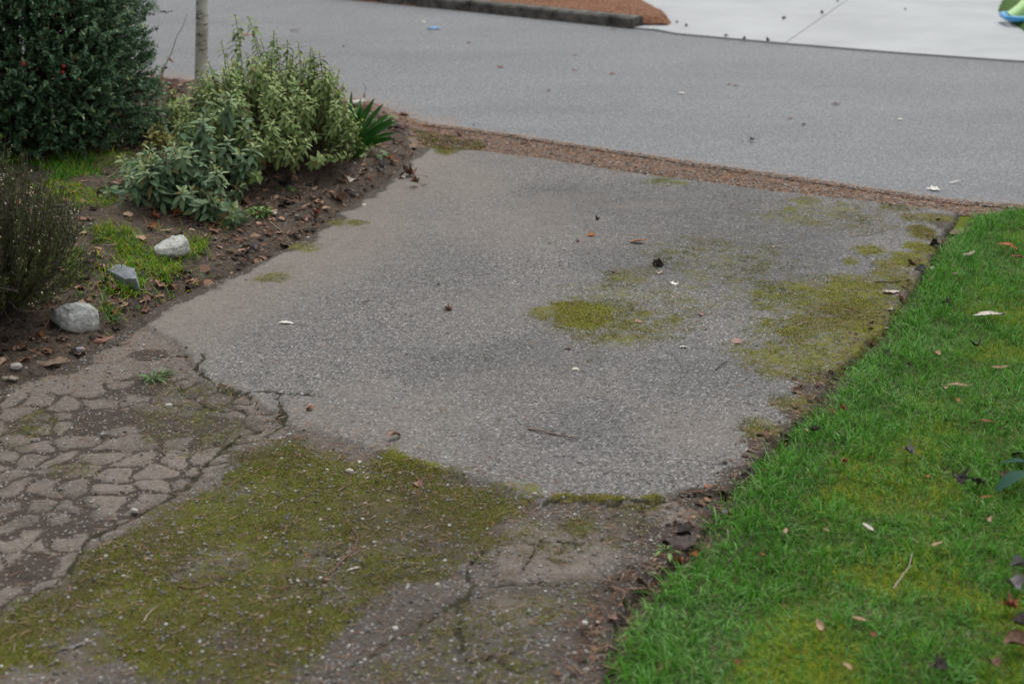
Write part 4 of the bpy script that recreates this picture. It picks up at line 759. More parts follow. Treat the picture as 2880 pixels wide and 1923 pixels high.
def leaf_mesh(kind, S, curl, seed):
    """S = overall length in metres; a lobed, oval, narrow or torn dead leaf with fold, curl and crumple"""
    r = np.random.RandomState(seed); n = 48 if kind == 'lobed' else 28; rings = 6; th = np.linspace(0, 2 * math.pi, n, endpoint=False)
    if kind == 'lobed':
        rr = np.full(n, .42)
        for a0, am, wd in [(0, .62, .30), (1.0, .52, .28), (-1.0, .52, .28), (1.95, .34, .28), (-1.95, .34, .28)]:
            dd = (th - a0 + math.pi) % (2 * math.pi) - math.pi; rr = np.maximum(rr, .34 + am * np.exp(-np.abs(dd / (wd * 1.35)) ** 1.35) * (.9 + .2 * r.rand()))
        rr *= 1 + .09 * np.sign(np.sin(th * 13)) * (rr > .36)
    elif kind == 'torn': rr = .62 + .22 * (vn(th * 1.9 + seed, th * 0 + 3) - .3) + .12 * r.rand(n)
    else:
        wd = {'oval': .46, 'narrow': .22}[kind]; rr = 1 / np.sqrt((np.cos(th) / 1.0) ** 2 + (np.sin(th) / wd) ** 2); rr *= 1 - .12 * np.abs(np.sin(th)) * np.abs(np.cos(th)); rr = rr * (1 + .03 * r.randn(n)) * .92
        rr = np.where(np.abs(np.cos(th)) > .985, rr * 1.1, rr)
    V = [(0, 0, 0)]
    for q in range(1, rings + 1):
        f = q / rings
        for k in range(n): V.append((rr[k] * f * math.sin(th[k]) * .5, rr[k] * f * math.cos(th[k]) * .5, 0))
    V = np.array(V); x, y = V[:, 0], V[:, 1]
    if kind == 'lobed': curl = min(curl, .75); rr = np.where(rr > .5, .5 + (rr - .5) * (1.05 - .6 * curl), rr)
    cx_, cy_ = curl * (1.4 + r.rand()), curl * (.5 + r.rand() * .8) * r.choice([-1, 1]); fold = .35 * curl
    z = cx_ * x * x * 1.6 + cy_ * y * y * .8 + fold * np.abs(x) + curl * .14 * (vn(x * 9 + seed, y * 9 + 5) - .5) + .04 * (vn(x * 26 + seed, y * 26) - .5) * (1 + curl) + curl * .5 * np.clip(np.hypot(x, y) - .3, 0, 1) ** 2 * np.sin(np.arctan2(x, y) * 2 + seed) * 2
    V[:, 2] = z; F = [(0, 1 + k, 1 + (k + 1) % n) for k in range(n)]; Q = []
    for q in range(rings - 1):
        for k in range(n): a = 1 + q * n; Q.append((a + k, a + n + k, a + n + (k + 1) % n, a + (k + 1) % n))
    # stalk
    L0 = len(V); st = np.array([[0, -.0, 0], [.01, -.40, .0], [.05 * r.randn(), -.62, .02], [.09 * r.randn(), -.80 if kind == 'lobed' else -.66, .0]]); st[:, 2] += .01
    sv, sf = tube(st, np.array([.006, .010, .010, .012]), 4); V = np.concatenate([V, sv]); V *= S
    Th = .0006; nV = len(V); V2 = V.copy(); V2[:L0, 2] -= Th
    rim = np.array([(1 + (rings - 1) * n + k, 1 + (rings - 1) * n + (k + 1) % n) for k in range(n)]); rimq = np.stack([rim[:, 0], rim[:, 1], rim[:, 1] + nV, rim[:, 0] + nV], 1)
    F3 = np.array(F); F4 = np.array(Q)
    return np.concatenate([V, V2[:L0]]), [np.concatenate([F3, F3[:, ::-1] + nV]), np.concatenate([F4, F4[:, ::-1] + nV, rimq, sf + L0])]
def rotm(yaw, pit, rol):
    cy_, sy_ = math.cos(yaw), math.sin(yaw); cx_, sx_ = math.cos(pit), math.sin(pit); c_, s_ = math.cos(rol), math.sin(rol)
    return np.array([[cy_, -sy_, 0], [sy_, cy_, 0], [0, 0, 1]]) @ np.array([[1, 0, 0], [0, cx_, -sx_], [0, sx_, cx_]]) @ np.array([[c_, 0, s_], [0, 1, 0], [-s_, 0, c_]])
def place(V, x, y, sink=.001, up=0.0):
    z = float(Ht(x, y)[0]); return V - np.array([0, 0, V[:, 2].min()]), (x, y, z - sink + up)
def slant(x, y): return math.sqrt(x * x + y * y + CAM_H ** 2)
def on_far(x, y): return y > np.interp(x, fx, fy)
GR = {'d': 'dead leaves lying on the driveway', 'l': 'dead leaves lying on the lawn', 'b': 'dead leaves lying on the garden bed', 'r': 'leaf scraps scattered over the road', 'c': 'dark crumbs scattered over the pale concrete', 'g': 'leaves caught in the strip between driveway and road'}
def leaf(kind, a, b, wpx, mat, yaw, curl, grp, label, up=0.0):
    x, y = W(a, b); S = wpx * DS * slant(x, y) / FPX; seed = int(a * 7 + b * 3) % 9973
    if up == 0.0 and grp == 'l': up = .022
    if grp == 'c': up = .02
    if grp == 'r': curl *= .45
    if grp in 'rg' and up == 0.0: up = .004
    if kind == 'lobed': S *= 1.05
    V, F = leaf_mesh(kind, S, curl, seed); r = np.random.RandomState(seed); V = V @ rotm(R(yaw), .10 * r.randn() * (1 + curl), .10 * r.randn() * (1 + curl)).T
    V, loc = place(V, x, y, .001, up); nm = {'lobed': 'maple_leaf', 'oval': 'oval_leaf', 'narrow': 'narrow_leaf', 'torn': 'leaf_scrap'}[kind]
    tag(mk(nm, V, F, DEAD[mat], loc=loc, smooth=True), label, 'leaf', GR[grp])
Lv = leaf
# on the driveway
Lv('oval', 656, 740, 36, 'white', 85, .25, 'd', 'small cream oval leaf alone on the left of the driveway')
Lv('lobed', 940, 404, 50, 'brown', 70, .95, 'd', 'curled brown maple leaf heap at the top left of the driveway')
Lv('torn', 922, 408, 26, 'pale', 30, .8, 'd', 'pale crumpled leaf tip touching the left side of the curled maple leaf heap')
Lv('lobed', 952, 427, 32, 'brown', 110, 1.0, 'd', 'smaller curled brown leaf just below the maple leaf heap')
Lv('narrow', 974, 427, 18, 'dark', 80, .5, 'd', 'tiny dark leaf scrap right of the smaller curled brown leaf')
Lv('torn', 834, 469, 16, 'pale', 20, .3, 'd', 'pale leaf flake by the dirt edge at the upper left of the driveway')
Lv('lobed', 1030, 710, 28, 'brown', 75, .6, 'd', 'flat reddish brown leaf left of the round moss patch')
Lv('oval', 1005, 652, 13, 'dark', 10, 1.0, 'd', 'tiny upright black leaf bit in the centre left of the driveway')
Lv('lobed', 1513, 611, 34, 'dark', 60, 1.5, 'd', 'dark curled leaf clump in the middle of the upper driveway')
Lv('oval', 1508, 608, 30, 'dark', 95, 1.4, 'd', 'dark rolled leaf lying inside the curled leaf clump')
Lv('torn', 1512, 626, 20, 'pale', 0, .3, 'd', 'pale leaf fragment sticking out below the dark curled leaf clump')
Lv('lobed', 1407, 625, 22, 'pink', 20, 1.0, 'd', 'small pinkish curled leaf left of the dark leaf clump')
Lv('lobed', 1545, 652, 30, 'white', 5, .25, 'd', 'white ragged leaf below and right of the dark leaf clump')
Lv('oval', 1545, 680, 15, 'pale', 40, .4, 'd', 'tiny cream leaf under the white ragged leaf')
Lv('oval', 1462, 557, 40, 'orange', 88, .35, 'd', 'flat orange leaf with mossy rim near the top of the driveway')
Lv('torn', 1355, 540, 26, 'orange', 85, .2, 'd', 'faded orange leaf left of the flat orange leaf')
Lv('lobed', 1327, 553, 17, 'pink', 50, .6, 'd', 'tiny pinkish leaf below the faded orange leaf')
Lv('torn', 1370, 503, 13, 'dark', 40, .9, 'd', 'tiny dark curled scrap high in the middle of the driveway')
Lv('lobed', 1610, 723, 20, 'pink', 30, .4, 'd', 'small pink leaf right of the broad mossy patch')
Lv('torn', 1462, 738, 26, 'pink', 80, .2, 'd', 'faint pinkish leaf flattened at the right edge of the round moss patch')
Lv('oval', 1568, 797, 20, 'white', 100, .4, 'd', 'small bright cream leaf below the mossy patch')
Lv('torn', 1690, 783, 34, 'pink', 85, .15, 'd', 'large pale pink flattened leaf on the grey asphalt at right')
Lv('oval', 1777, 671, 14, 'white', 70, .3, 'd', 'tiny white leaf on the right part of the driveway')
Lv('lobed', 1773, 566, 17, 'pale', 0, .4, 'd', 'tiny pale leaf on the upper right part of the driveway')
Lv('oval', 1303, 800, 17, 'brown', 60, .8, 'd', 'small brown leaf just below the round moss patch')
Lv('torn', 1320, 846, 26, 'pale', 80, .15, 'd', 'flattened pale leaf fragment in the middle of the driveway')
Lv('oval', 904, 1005, 40, 'pink', -55, .9, 'd', 'pinkish brown folded leaf above the mossy pavement edge')
Lv('torn', 825, 1058, 14, 'pale', 0, .3, 'd', 'tiny square cream chip on the moss')
Lv('torn', 960, 1112, 34, 'pink', 40, .6, 'd', 'dull pink curled leaf scrap in the needles along the pavement step')
Lv('narrow', 808, 1306, 36, 'pale', -60, .3, 'd', 'narrow pale grey leaf low on the moss')
Lv('oval', 745, 1334, 24, 'pink', 80, .6, 'd', 'small pinkish leaf left of the narrow pale leaf')
Lv('narrow', 175, 1482, 74, 'grey', -55, .4, 'd', 'blurred grey brown leaf in the bottom left corner on moss')
Lv('torn', 703, 1270, 12, 'orange', 20, .5, 'd', 'small orange leaf chip on the lower moss')
Lv('narrow', 1270, 1131, 22, 'orange', 60, .3, 'd', 'small orange sliver at the mossy joint')
Lv('torn', 710, 938, 22, 'orange', 80, .5, 'd', 'rusty leaf crumbs at the end of the long crack')
Lv('torn', 1210, 960, 12, 'pink', 0, .4, 'd', 'tiny pinkish crumb beside the long straight twig')
Lv('torn', 2092, 606, 26, 'brown', 20, .7, 'd', 'brown leaf crumb on moss near the upper lawn edge')
Lv('oval', 2042, 672, 46, 'pale', -72, .45, 'd', 'large smooth cream oval leaf at the lawn edge')
Lv('oval', 2112, 619, 34, 'blackblue', 80, .7, 'd', 'bluish black curled leaf at the lawn edge')
Lv('torn', 2136, 616, 20, 'pale', 20, .3, 'd', 'pale chip leaning on the bluish black leaf')
Lv('lobed', 2046, 733, 34, 'tan', 190, .5, 'd', 'tan lobed leaf lying half in the grass edge')
Lv('lobed', 2043, 712, 24, 'pale', 30, .5, 'd', 'pale yellowish leaf overlapping the tan lobed leaf')
Lv('lobed', 2068, 688, 26, 'pink', 60, 1.1, 'd', 'curled pinkish leaf between the cream oval leaf and the grass')
Lv('narrow', 2030, 753, 18, 'white', 85, .2, 'd', 'tiny shiny white sliver at the lawn edge')
Lv('torn', 2000, 795, 20, 'brown', 30, .6, 'd', 'brown crumb in the dark dirt by the lawn edge')
Lv('torn', 2142, 565, 26, 'dark', 70, .8, 'd', 'dark reddish leaf at the upper lawn edge')
Lv('torn', 1570, 1222, 62, 'dark', 80, .5, 'd', 'dark layered bark like leaf above the large dark bark piece')
Lv('oval', 1503, 1285, 20, 'pink', -30, .6, 'd', 'pinkish chip in the dirt left of the orange curled leaf')
Lv('torn', 1475, 1333, 38, 'dark', 40, .6, 'd', 'dark slate coloured leaf in the dirt beside the lawn')
Lv('oval', 1528, 1314, 14, 'pale', 0, .5, 'd', 'small cream chip right of the dark slate coloured leaf')
Lv('lobed', 1557, 1286, 40, 'orange', 70, 1.0, 'd', 'bright orange brown curled leaf at the lawn edge')
Lv('torn', 1405, 1420, 30, 'pink', 60, .5, 'd', 'pinkish leaf scraps in the dirt at the lower lawn edge')
# on the lawn
for q in [('lobed', 2170, 710, 26, 'dark', 40, 1.2, 'small black curled leaf in the upper lawn'), ('oval', 2262, 738, 62, 'pale', 85, .25, 'long pale grey driftwood coloured leaf in the upper lawn'), ('torn', 2297, 737, 14, 'dark', 0, .6, 'black tip right of the long pale leaf'),
          ('lobed', 2238, 811, 36, 'dark', 0, 1.4, 'upright black folded leaf in the middle of the lawn'), ('torn', 2146, 828, 22, 'tan', 30, .5, 'tan leaf scrap left of the upright black leaf'), ('narrow', 2290, 859, 40, 'tan', 82, .4, 'narrow tan leaf right below the upright black leaf'), ('narrow', 2195, 901, 50, 'tan', 85, .4, 'tan leaf sunk in grass above the orange oval leaf'), ('torn', 2166, 906, 14, 'pink', 0, .4, 'pinkish chip left of the sunken tan leaf'),
          ('oval', 2194, 935, 22, 'orange', 10, .4, 'small orange oval leaf upright in the lawn'), ('narrow', 2262, 983, 38, 'red', 75, .3, 'narrow dark red leaf in the right of the lawn'), ('oval', 1866, 1003, 36, 'dark', 80, .9, 'black leaf with pale end at the left border of the lawn'), ('oval', 1848, 1002, 14, 'tan', 20, .5, 'tan tip at the left end of the black border leaf'), ('lobed', 1932, 956, 28, 'red', 50, .8, 'dark red leaf near the lawn border'), ('torn', 1907, 962, 18, 'red', 30, .6, 'red brown scrap left of the dark red leaf'),
          ('lobed', 2085, 1060, 40, 'grey', 60, .7, 'grey brown leaf sunk into the centre of the lawn'), ('lobed', 2195, 1140, 54, 'dark', 20, 1.1, 'large dark maple leaf curled in the lawn'), ('oval', 2240, 1128, 40, 'dark', 30, 1.2, 'black curled leaf right of the large dark maple leaf'), ('narrow', 2258, 1163, 30, 'orange', 70, .3, 'orange sliver under the two dark curled leaves'), ('torn', 1935, 1077, 22, 'red', 70, .6, 'small brick red leaf in the centre left of the lawn'),
          ('oval', 1800, 1236, 24, 'tan', -20, .5, 'small bright tan leaf standing in the lower lawn'), ('oval', 1893, 1235, 16, 'tan', 60, .5, 'dull tan leaf right of the bright tan leaf'), ('oval', 1988, 1229, 34, 'pale', 30, .4, 'pale grey seed shaped leaf in the lawn'), ('narrow', 2146, 1268, 46, 'tan', -50, .2, 'slender straw coloured leaf lying diagonally'), ('oval', 1880, 1460, 40, 'tan', 5, .7, 'tan brown upright leaf at the bottom of the lawn'), ('oval', 1968, 1442, 32, 'tan', 80, .4, 'pale tan leaf lying flat at the bottom of the lawn'), ('oval', 1940, 1550, 30, 'tan', 30, .5, 'tan leaf cut by the bottom edge of the picture'), ('torn', 1998, 1478, 20, 'red', 20, .5, 'red brown scrap right of the flat tan leaf'),
          ('torn', 2262, 1215, 24, 'tan', 10, .8, 'brown leaf with dark hollow in the right lawn'), ('torn', 2320, 1365, 52, 'grey', 30, .7, 'grey leaf near the lower right corner'), ('lobed', 2318, 1415, 50, 'red', 60, .8, 'reddish leaf in the lower right corner'), ('torn', 2338, 1455, 60, 'dark', 40, .6, 'large dark purple brown leaf at the right picture edge'), ('torn', 2325, 1500, 66, 'brown', 70, .5, 'second dark brown leaf below the purple brown one'), ('lobed', 2275, 1545, 46, 'brown', 20, .6, 'brown maple leaf at the bottom right'), ('lobed', 2155, 1556, 56, 'dark', 70, .6, 'dark leaf at the bottom edge right of centre lawn'),
          ('torn', 2310, 1125, 20, 'white', 60, .3, 'small white scrap under the broad leaved plant'), ('lobed', 2300, 1112, 30, 'brown', 10, .8, 'brown leaf beside the broad leaved plant'), ('torn', 2330, 1320, 40, 'grey', 80, .8, 'grey curled leaf against the right edge'), ('oval', 2190, 640, 18, 'pink', 70, .5, 'small pinkish pebble like leaf at the top of the lawn'), ('oval', 2310, 584, 44, 'orange', 80, .5, 'orange brown leaf near the top of the lawn'), ('oval', 2335, 603, 34, 'red', 75, .5, 'rust red leaf below the orange brown one'), ('lobed', 1660, 1195, 30, 'grey', 30, .6, 'grey leaf at the lower left lawn border'), ('lobed', 1672, 1200, 22, 'brown', 80, .8, 'brown leaf right beside the grey border leaf'), ('torn', 1590, 1292, 26, 'orange', 60, .6, 'orange leaf crumbs in grass right of the orange curled leaf'), ('torn', 1745, 1292, 16, 'orange', 60, .4, 'tiny orange chip in the lower lawn'), ('torn', 2030, 825, 20, 'dark', 10, .9, 'dark scrap in the grass by the border'), ('lobed', 1690, 1540, 22, 'red', 40, .6, 'small rust leaf in the grass at the bottom'), ('torn', 2125, 1110, 14, 'orange', 0, .4, 'tiny orange bit left of the large dark maple leaf')]:
    Lv(*q[:7], 'l', q[7])
# in the bed
for q in [('lobed', 307, 448, 40, 'brown', 60, .6, 'big brown maple leaf under the front shrub, left side'), ('lobed', 312, 415, 26, 'pink', 20, .7, 'pinkish leaf below the left arm of the front shrub'), ('lobed', 357, 503, 34, 'red', 90, .5, 'reddish maple leaf on soil left of the low sprig'), ('lobed', 412, 497, 44, 'orange', 100, .9, 'rusty curled leaf beside the foot of the front shrub'), ('torn', 440, 503, 26, 'brown', 30, .7, 'brown scrap under the low grey green sprig'), ('torn', 350, 525, 30, 'orange', 70, .4, 'orange leaf pieces between white rock and shrub'), ('narrow', 380, 530, 40, 'tan', 80, .3, 'tan sliver above the white rock'), ('lobed', 250, 515, 26, 'grey', 30, .5, 'grey brown leaf on bare soil in the bed'), ('narrow', 268, 525, 26, 'orange', 85, .2, 'orange sliver right below the grey brown leaf'),
          ('lobed', 205, 616, 34, 'grey', 10, .5, 'grey veined leaf left of the long grey rock'), ('narrow', 175, 613, 26, 'pink', 80, .4, 'pink leaf on the soil left of the grey veined leaf'), ('narrow', 222, 613, 30, 'pink', -40, .4, 'narrow pink leaf right of the grey veined leaf'), ('oval', 242, 658, 40, 'brown', 70, .7, 'brown leaf in the heap left of the long grey rock'), ('oval', 252, 645, 30, 'tan', 60, .6, 'tan leaf on top of the heap by the grey rock'), ('lobed', 262, 668, 34, 'pink', 120, .8, 'pink brown curled leaf in the heap by the grey rock'), ('lobed', 250, 700, 34, 'orange', 20, 1.0, 'bright orange curled leaf right of the big pale boulder'), ('lobed', 270, 736, 40, 'grey', 30, .7, 'grey star shaped leaf at the driveway edge'), ('lobed', 262, 722, 34, 'red', 60, .7, 'red brown leaf behind the grey star shaped leaf'),
          ('oval', 361, 684, 36, 'tan', 60, .7, 'tan curled leaf at the driveway edge below the grass tufts'), ('narrow', 360, 696, 34, 'red', 80, .5, 'red brown leaf under the tan curled leaf'), ('torn', 395, 665, 30, 'brown', 80, .6, 'brown leaf shreds right of the tan curled leaf'), ('narrow', 455, 655, 30, 'red', 80, .5, 'red leaf sliver at the end of the dark shreds'), ('torn', 435, 660, 30, 'dark', 60, .8, 'black shred beside the red leaf sliver'), ('oval', 470, 660, 14, 'grey', 80, .5, 'small grey shred on the driveway edge'),
          ('oval', 572, 588, 34, 'dark', 70, .8, 'black curled leaf at the middle of the bed edge'), ('oval', 555, 600, 36, 'dark', 80, .8, 'second black leaf left of the brown grey one'), ('lobed', 583, 575, 36, 'grey', 75, .8, 'brown grey leaf resting on the black leaves'), ('lobed', 700, 510, 34, 'pink', 40, .9, 'pinkish brown leaf half upright on the bed slope'), ('lobed', 660, 427, 52, 'dark', 60, 1.0, 'large dark curled leaf cluster on the slope below the pale shrub'), ('oval', 670, 415, 36, 'pink', 60, .6, 'pink brown leaf on top of the dark leaf cluster'), ('lobed', 780, 462, 54, 'brown', 60, .9, 'large brown leaf curled against the driveway edge'), ('oval', 800, 442, 34, 'grey', 80, .7, 'blue grey leaf right above the large curled brown leaf'), ('lobed', 808, 415, 36, 'pale', 160, .5, 'white oak like leaf standing on the bed edge'), ('narrow', 832, 400, 40, 'tan', -30, .5, 'tan narrow leaf right of the white oak like leaf'),
          ('lobed', 728, 492, 26, 'red', 80, .8, 'small red leaf at the driveway edge'), ('narrow', 720, 505, 26, 'grey', 70, .6, 'grey leaf curled under the small red leaf'), ('oval', 848, 412, 20, 'red', 80, .6, 'rust red leaf right of the white oak like leaf'), ('lobed', 878, 395, 40, 'grey', 80, .9, 'grey shrivelled leaf on the edge of the bed'), ('lobed', 905, 380, 36, 'pink', 40, .9, 'pinkish curled leaf at the upper tip of the bed'), ('narrow', 905, 352, 28, 'pale', -20, .8, 'pale standing leaf near the upper tip of the bed'), ('lobed', 895, 365, 34, 'orange', 60, .7, 'orange brown leaf below the pale standing leaf'), ('lobed', 770, 372, 30, 'red', 60, .7, 'dark red leaf under the strap leaved clump'), ('lobed', 840, 345, 30, 'pink', 80, .6, 'pink leaf right of the strap leaved clump'), ('lobed', 880, 275, 30, 'brown', 60, .7, 'brown leaf by the road behind the strap leaved clump'), ('oval', 910, 300, 40, 'dark', 85, .9, 'dark curled leaf at the road side tip of the bed'), ('lobed', 930, 265, 34, 'pink', 80, .5, 'pale pink leaf at the edge of the road'), ('lobed', 968, 330, 26, 'pale', 80, .7, 'pale leaf at the upper left corner of the driveway'), ('oval', 960, 322, 20, 'white', 80, .5, 'tiny white leaf above the pale corner leaf'),
          ('torn', 620, 478, 34, 'brown', 30, .5, 'brown leaf scrap above the little white stone'), ('torn', 560, 470, 40, 'brown', 70, .6, 'brown scrap right of the front shrub'), ('lobed', 600, 400, 40, 'red', 20, .6, 'red brown leaf under the pale shrub'), ('lobed', 720, 455, 34, 'brown', 0, .6, 'brown leaf in the middle of the bed slope'), ('torn', 615, 540, 30, 'brown', 50, .6, 'brown scrap on the lower bed slope'), ('lobed', 540, 440, 34, 'brown', 10, .6, 'brown leaf between front shrub and pale shrub'), ('lobed', 110, 705, 26, 'orange', 80, .5, 'orange scrap under the heather'), ('lobed', 205, 690, 26, 'tan', 60, .6, 'tan leaf on moss above the pale boulder'), ('torn', 92, 770, 24, 'orange', 60, .5, 'orange leaf scrap low under the heather'), ('oval', 168, 405, 18, 'tan', 60, .5, 'small tan leaf on the back grass patch'), ('narrow', 260, 422, 40, 'tan', 80, .4, 'long tan leaf on grass near the cone'), ('torn', 395, 240, 44, 'tan', 80, .4, 'pale tan leaf by the back of the evergreen')]:
    Lv(*q[:7], 'b', q[7])
# in the gutter strip and on the road
for q in [('oval', 1095, 330, 18, 'yellow', 40, .7, 'yellow leaf in the gutter strip near the bed'), ('torn', 1205, 338, 20, 'dark', 0, 1.0, 'dark lump shaped leaf in the gutter strip'), ('oval', 1318, 357, 24, 'yellow', 80, .4, 'dull yellow leaf in the gutter strip'), ('torn', 1372, 349, 14, 'red', 0, .9, 'small red brown leaf on the road side of the strip'), ('lobed', 1058, 318, 26, 'pink', 60, .7, 'pinkish leaf in the gutter strip'), ('torn', 2075, 460, 30, 'red', 80, .5, 'rusty leaf crumbs at the right end of the strip'), ('narrow', 1175, 314, 22, 'dark', 80, .6, 'dark sliver along the road edge')]:
    Lv(*q[:7], 'g', q[7])
for q in [('oval', 562, 82, 28, 'orange', 85, .5, 'orange brown leaf on the road above the shrub sprigs'), ('oval', 677, 72, 24, 'orange', 85, .6, 'rusty leaf on the road right of the orange brown one'), ('oval', 1147, 156, 17, 'red', 80, .9, 'dark brown leaf on the road below the blue scrap'), ('oval', 1317, 163, 14, 'red', 85, .8, 'brown leaf on the road, left one of a pair'), ('oval', 1403, 171, 16, 'red', 80, .9, 'brown leaf on the road, right one of a pair'), ('oval', 1670, 195, 13, 'red', 80, .8, 'dark rust leaf in the middle of the road'), ('oval', 1686, 197, 15, 'orange', 85, .4, 'lighter rust leaf touching the dark rust leaf'), ('oval', 1916, 240, 20, 'red', 85, .7, 'red brown leaf on the right half of the road'), ('lobed', 1725, 325, 20, 'dark', 80, 1.1, 'dark brown curled leaf on the near side of the road'), ('torn', 1812, 272, 14, 'pink', 80, .5, 'faint brown scrap on the road'), ('torn', 1843, 287, 12, 'brown', 80, .6, 'tiny brown scrap right of the faint one'), ('torn', 1258, 209, 10, 'red', 80, .6, 'tiny red brown crumb on the road'), ('torn', 1075, 99, 12, 'brown', 80, .6, 'tiny brown crumb below the far kerb'), ('torn', 1318, 127, 12, 'tan', 80, .4, 'faint tan crumb in the middle of the road'), ('torn', 788, 108, 9, 'brown', 80, .6, 'tiny crumb on the road above the pale shrub'),
          ('torn', 1703, 325, 6, 'red', 80, .6, 'speck left of the dark brown curled leaf'), ('torn', 1563, 215, 18, 'white', 85, .15, 'flat white scrap in the middle of the road'), ('torn', 1293, 229, 7, 'white', 85, .2, 'tiny white speck on the road'), ('lobed', 2145, 436, 40, 'white', 85, .2, 'large flat white scrap near the lawn corner on the road'), ('narrow', 2190, 421, 28, 'white', 80, .2, 'thin white sliver above the large white scrap'), ('torn', 2064, 275, 14, 'white', 80, .2, 'small white scrap on the right half of the road'), ('torn', 972, 54, 14, 'pale', 80, .2, 'faint pale scrap above the blue one'), ('oval', 1404, 69, 12, 'red', 80, .5, 'small brown leaf below the end of the far kerb')]:
    Lv(*q[:7], 'r', q[7])
for q in [('torn', 1665, 89, 13, 'brown', 80, .8, 'brown leaf at the concrete edge, leftmost of three'), ('torn', 1706, 96, 10, 'brown', 80, .8, 'brown leaf at the concrete edge, middle of three'), ('torn', 1761, 103, 11, 'dark', 80, .9, 'dark leaf at the concrete edge, rightmost of three'), ('torn', 1797, 49, 13, 'dark', 80, .6, 'dark scrap on the concrete left of the slab joint'), ('torn', 1884, 37, 10, 'dark', 80, .8, 'dark crumb on the slab joint'), ('torn', 1920, 9, 8, 'dark', 80, .8, 'dark crumb at the top of the concrete'), ('torn', 1552, 58, 8, 'dark', 80, .9, 'dark crumb near the mulch tip, upper of two'), ('torn', 1573, 66, 9, 'dark', 80, .8, 'dark crumb near the mulch tip, lower of two'), ('torn', 2323, 61, 10, 'grey', 80, .5, 'grey scrap on the concrete near the far lawn'), ('torn', 2075, 28, 8, 'grey', 80, .5, 'faint grey scrap right of the middle of the concrete')]:
    Lv(*q[:7], 'c', q[7])

def slabpiece(name, label, cat, a, b, wpx, hpx, yaw, th, mat, seed, group=None, up=.0, tilt=0.0):
    """thick irregular bark or stick piece, wpx long"""
    x, y = W(a, b); s = DS * slant(x, y) / FPX; L = wpx * s; Wd = hpx * s; r = np.random.RandomState(seed); nx_, ny_ = 18, 6; V = []
    for sgn in (1, -1):
        for i in range(nx_ + 1):
            for j in range(ny_ + 1):
                t = i / nx_; u = j / ny_ - .5; wd = Wd * (.35 + .65 * math.sin(math.pi * (.12 + .76 * t)) ** .6) * (1 + .25 * (vn(np.array(t * 5. + seed), np.array(j > 3) * 3.) - .5)); e = float(vn(np.array(u * 5 + seed), np.array(1.)) - .5) * .10 * (t - .5) * 2
                z = .20 * Wd * (1 - 4 * u * u) * .5 + .010 * (float(vn(np.array(t * 9 + seed), np.array(u * 7.))) - .5) + sgn * th * .5 * (1 - .5 * abs(u) * 2)
                V.append(((t - .5) * L * (1 + e * 3), u * wd + .05 * L * math.sin(t * 4 + seed), z))
    V = np.array(V, float); N = (nx_ + 1) * (ny_ + 1); F = []; id_ = lambda i, j: i * (ny_ + 1) + j
    for i in range(nx_):
        for j in range(ny_): F += [(id_(i, j), id_(i + 1, j), id_(i + 1, j + 1), id_(i, j + 1)), tuple(N + k for k in (id_(i, j), id_(i, j + 1), id_(i + 1, j + 1), id_(i + 1, j)))]
        F += [(id_(i, 0), N + id_(i, 0), N + id_(i + 1, 0), id_(i + 1, 0)), (id_(i, ny_), id_(i + 1, ny_), N + id_(i + 1, ny_), N + id_(i, ny_))]
    for j in range(ny_): F += [(id_(0, j), id_(0, j + 1), N + id_(0, j + 1), N + id_(0, j)), (id_(nx_, j), N + id_(nx_, j), N + id_(nx_, j + 1), id_(nx_, j + 1))]
    V = V @ rotm(R(yaw), tilt, 0).T; V, loc = place(V, x, y, .003, up); tag(mk(name, V, np.array(F), mat, loc=loc, smooth=True), label, cat, group)
M_bark1 = m_two('bark_red', (.16, .07, .05), (.34, .18, .14), 30, .8, 90, .8, .002, spots=(16, .6, (.09, .04, .03)))
M_bark2 = m_two('bark_brown', (.12, .085, .06), (.25, .18, .13), 30, .85, 90, .8, .002)
M_bark3 = m_two('bark_dark', (.03, .024, .022), (.11, .085, .078), 30, .85, 90, .9, .002)
BG = 'bark pieces lying by the pavement'
slabpiece('bark_piece', 'reddish curled bark strip at the driveway edge below the pale boulder', 'bark', 227, 775, 66, 26, 16, .004, M_bark1, 2, BG)
slabpiece('bark_piece', 'long brown bark piece lying along the bottom edge of the bed', 'bark', 108, 832, 78, 34, 12, .004, M_bark2, 3, BG)
slabpiece('bark_piece', 'large dark bark plate at the lawn edge', 'bark', 1560, 1245, 72, 62, 24, .006, M_bark3, 4, BG)
slabpiece('wood_chip', 'pale weathered stick end at the far left of the driveway', 'wood chip', 24, 876, 36, 14, -15, .008, m_two('pale_wood', (.30, .25, .2), (.42, .37, .31), 40), 5)
slabpiece('wood_chip', 'white oblong chip right of the vivid green weed', 'wood chip', 623, 492, 26, 14, -30, .012, m_two('white_wood', (.40, .37, .32), (.55, .52, .47), 40), 6)
slabpiece('wood_chip', 'brown cut stick at the left picture edge in the heather', 'wood chip', 16, 652, 40, 16, 4, .02, M_bark1, 7, up=.10)
slabpiece('wood_chip', 'pale sliver of wood slanting in the upper lawn', 'wood chip', 2219, 600, 44, 8, 48, .004, m_two('grey_wood', (.26, .24, .17), (.36, .33, .25), 40), 8, up=.03, tilt=.2)
slabpiece('wood_chip', 'grey flat chip half buried under the road side bushes', 'wood chip', 818, 245, 40, 20, 10, .02, m_two('pale_grey_wood', (.5, .48, .44), (.62, .6, .56), 40), 9, up=.02)

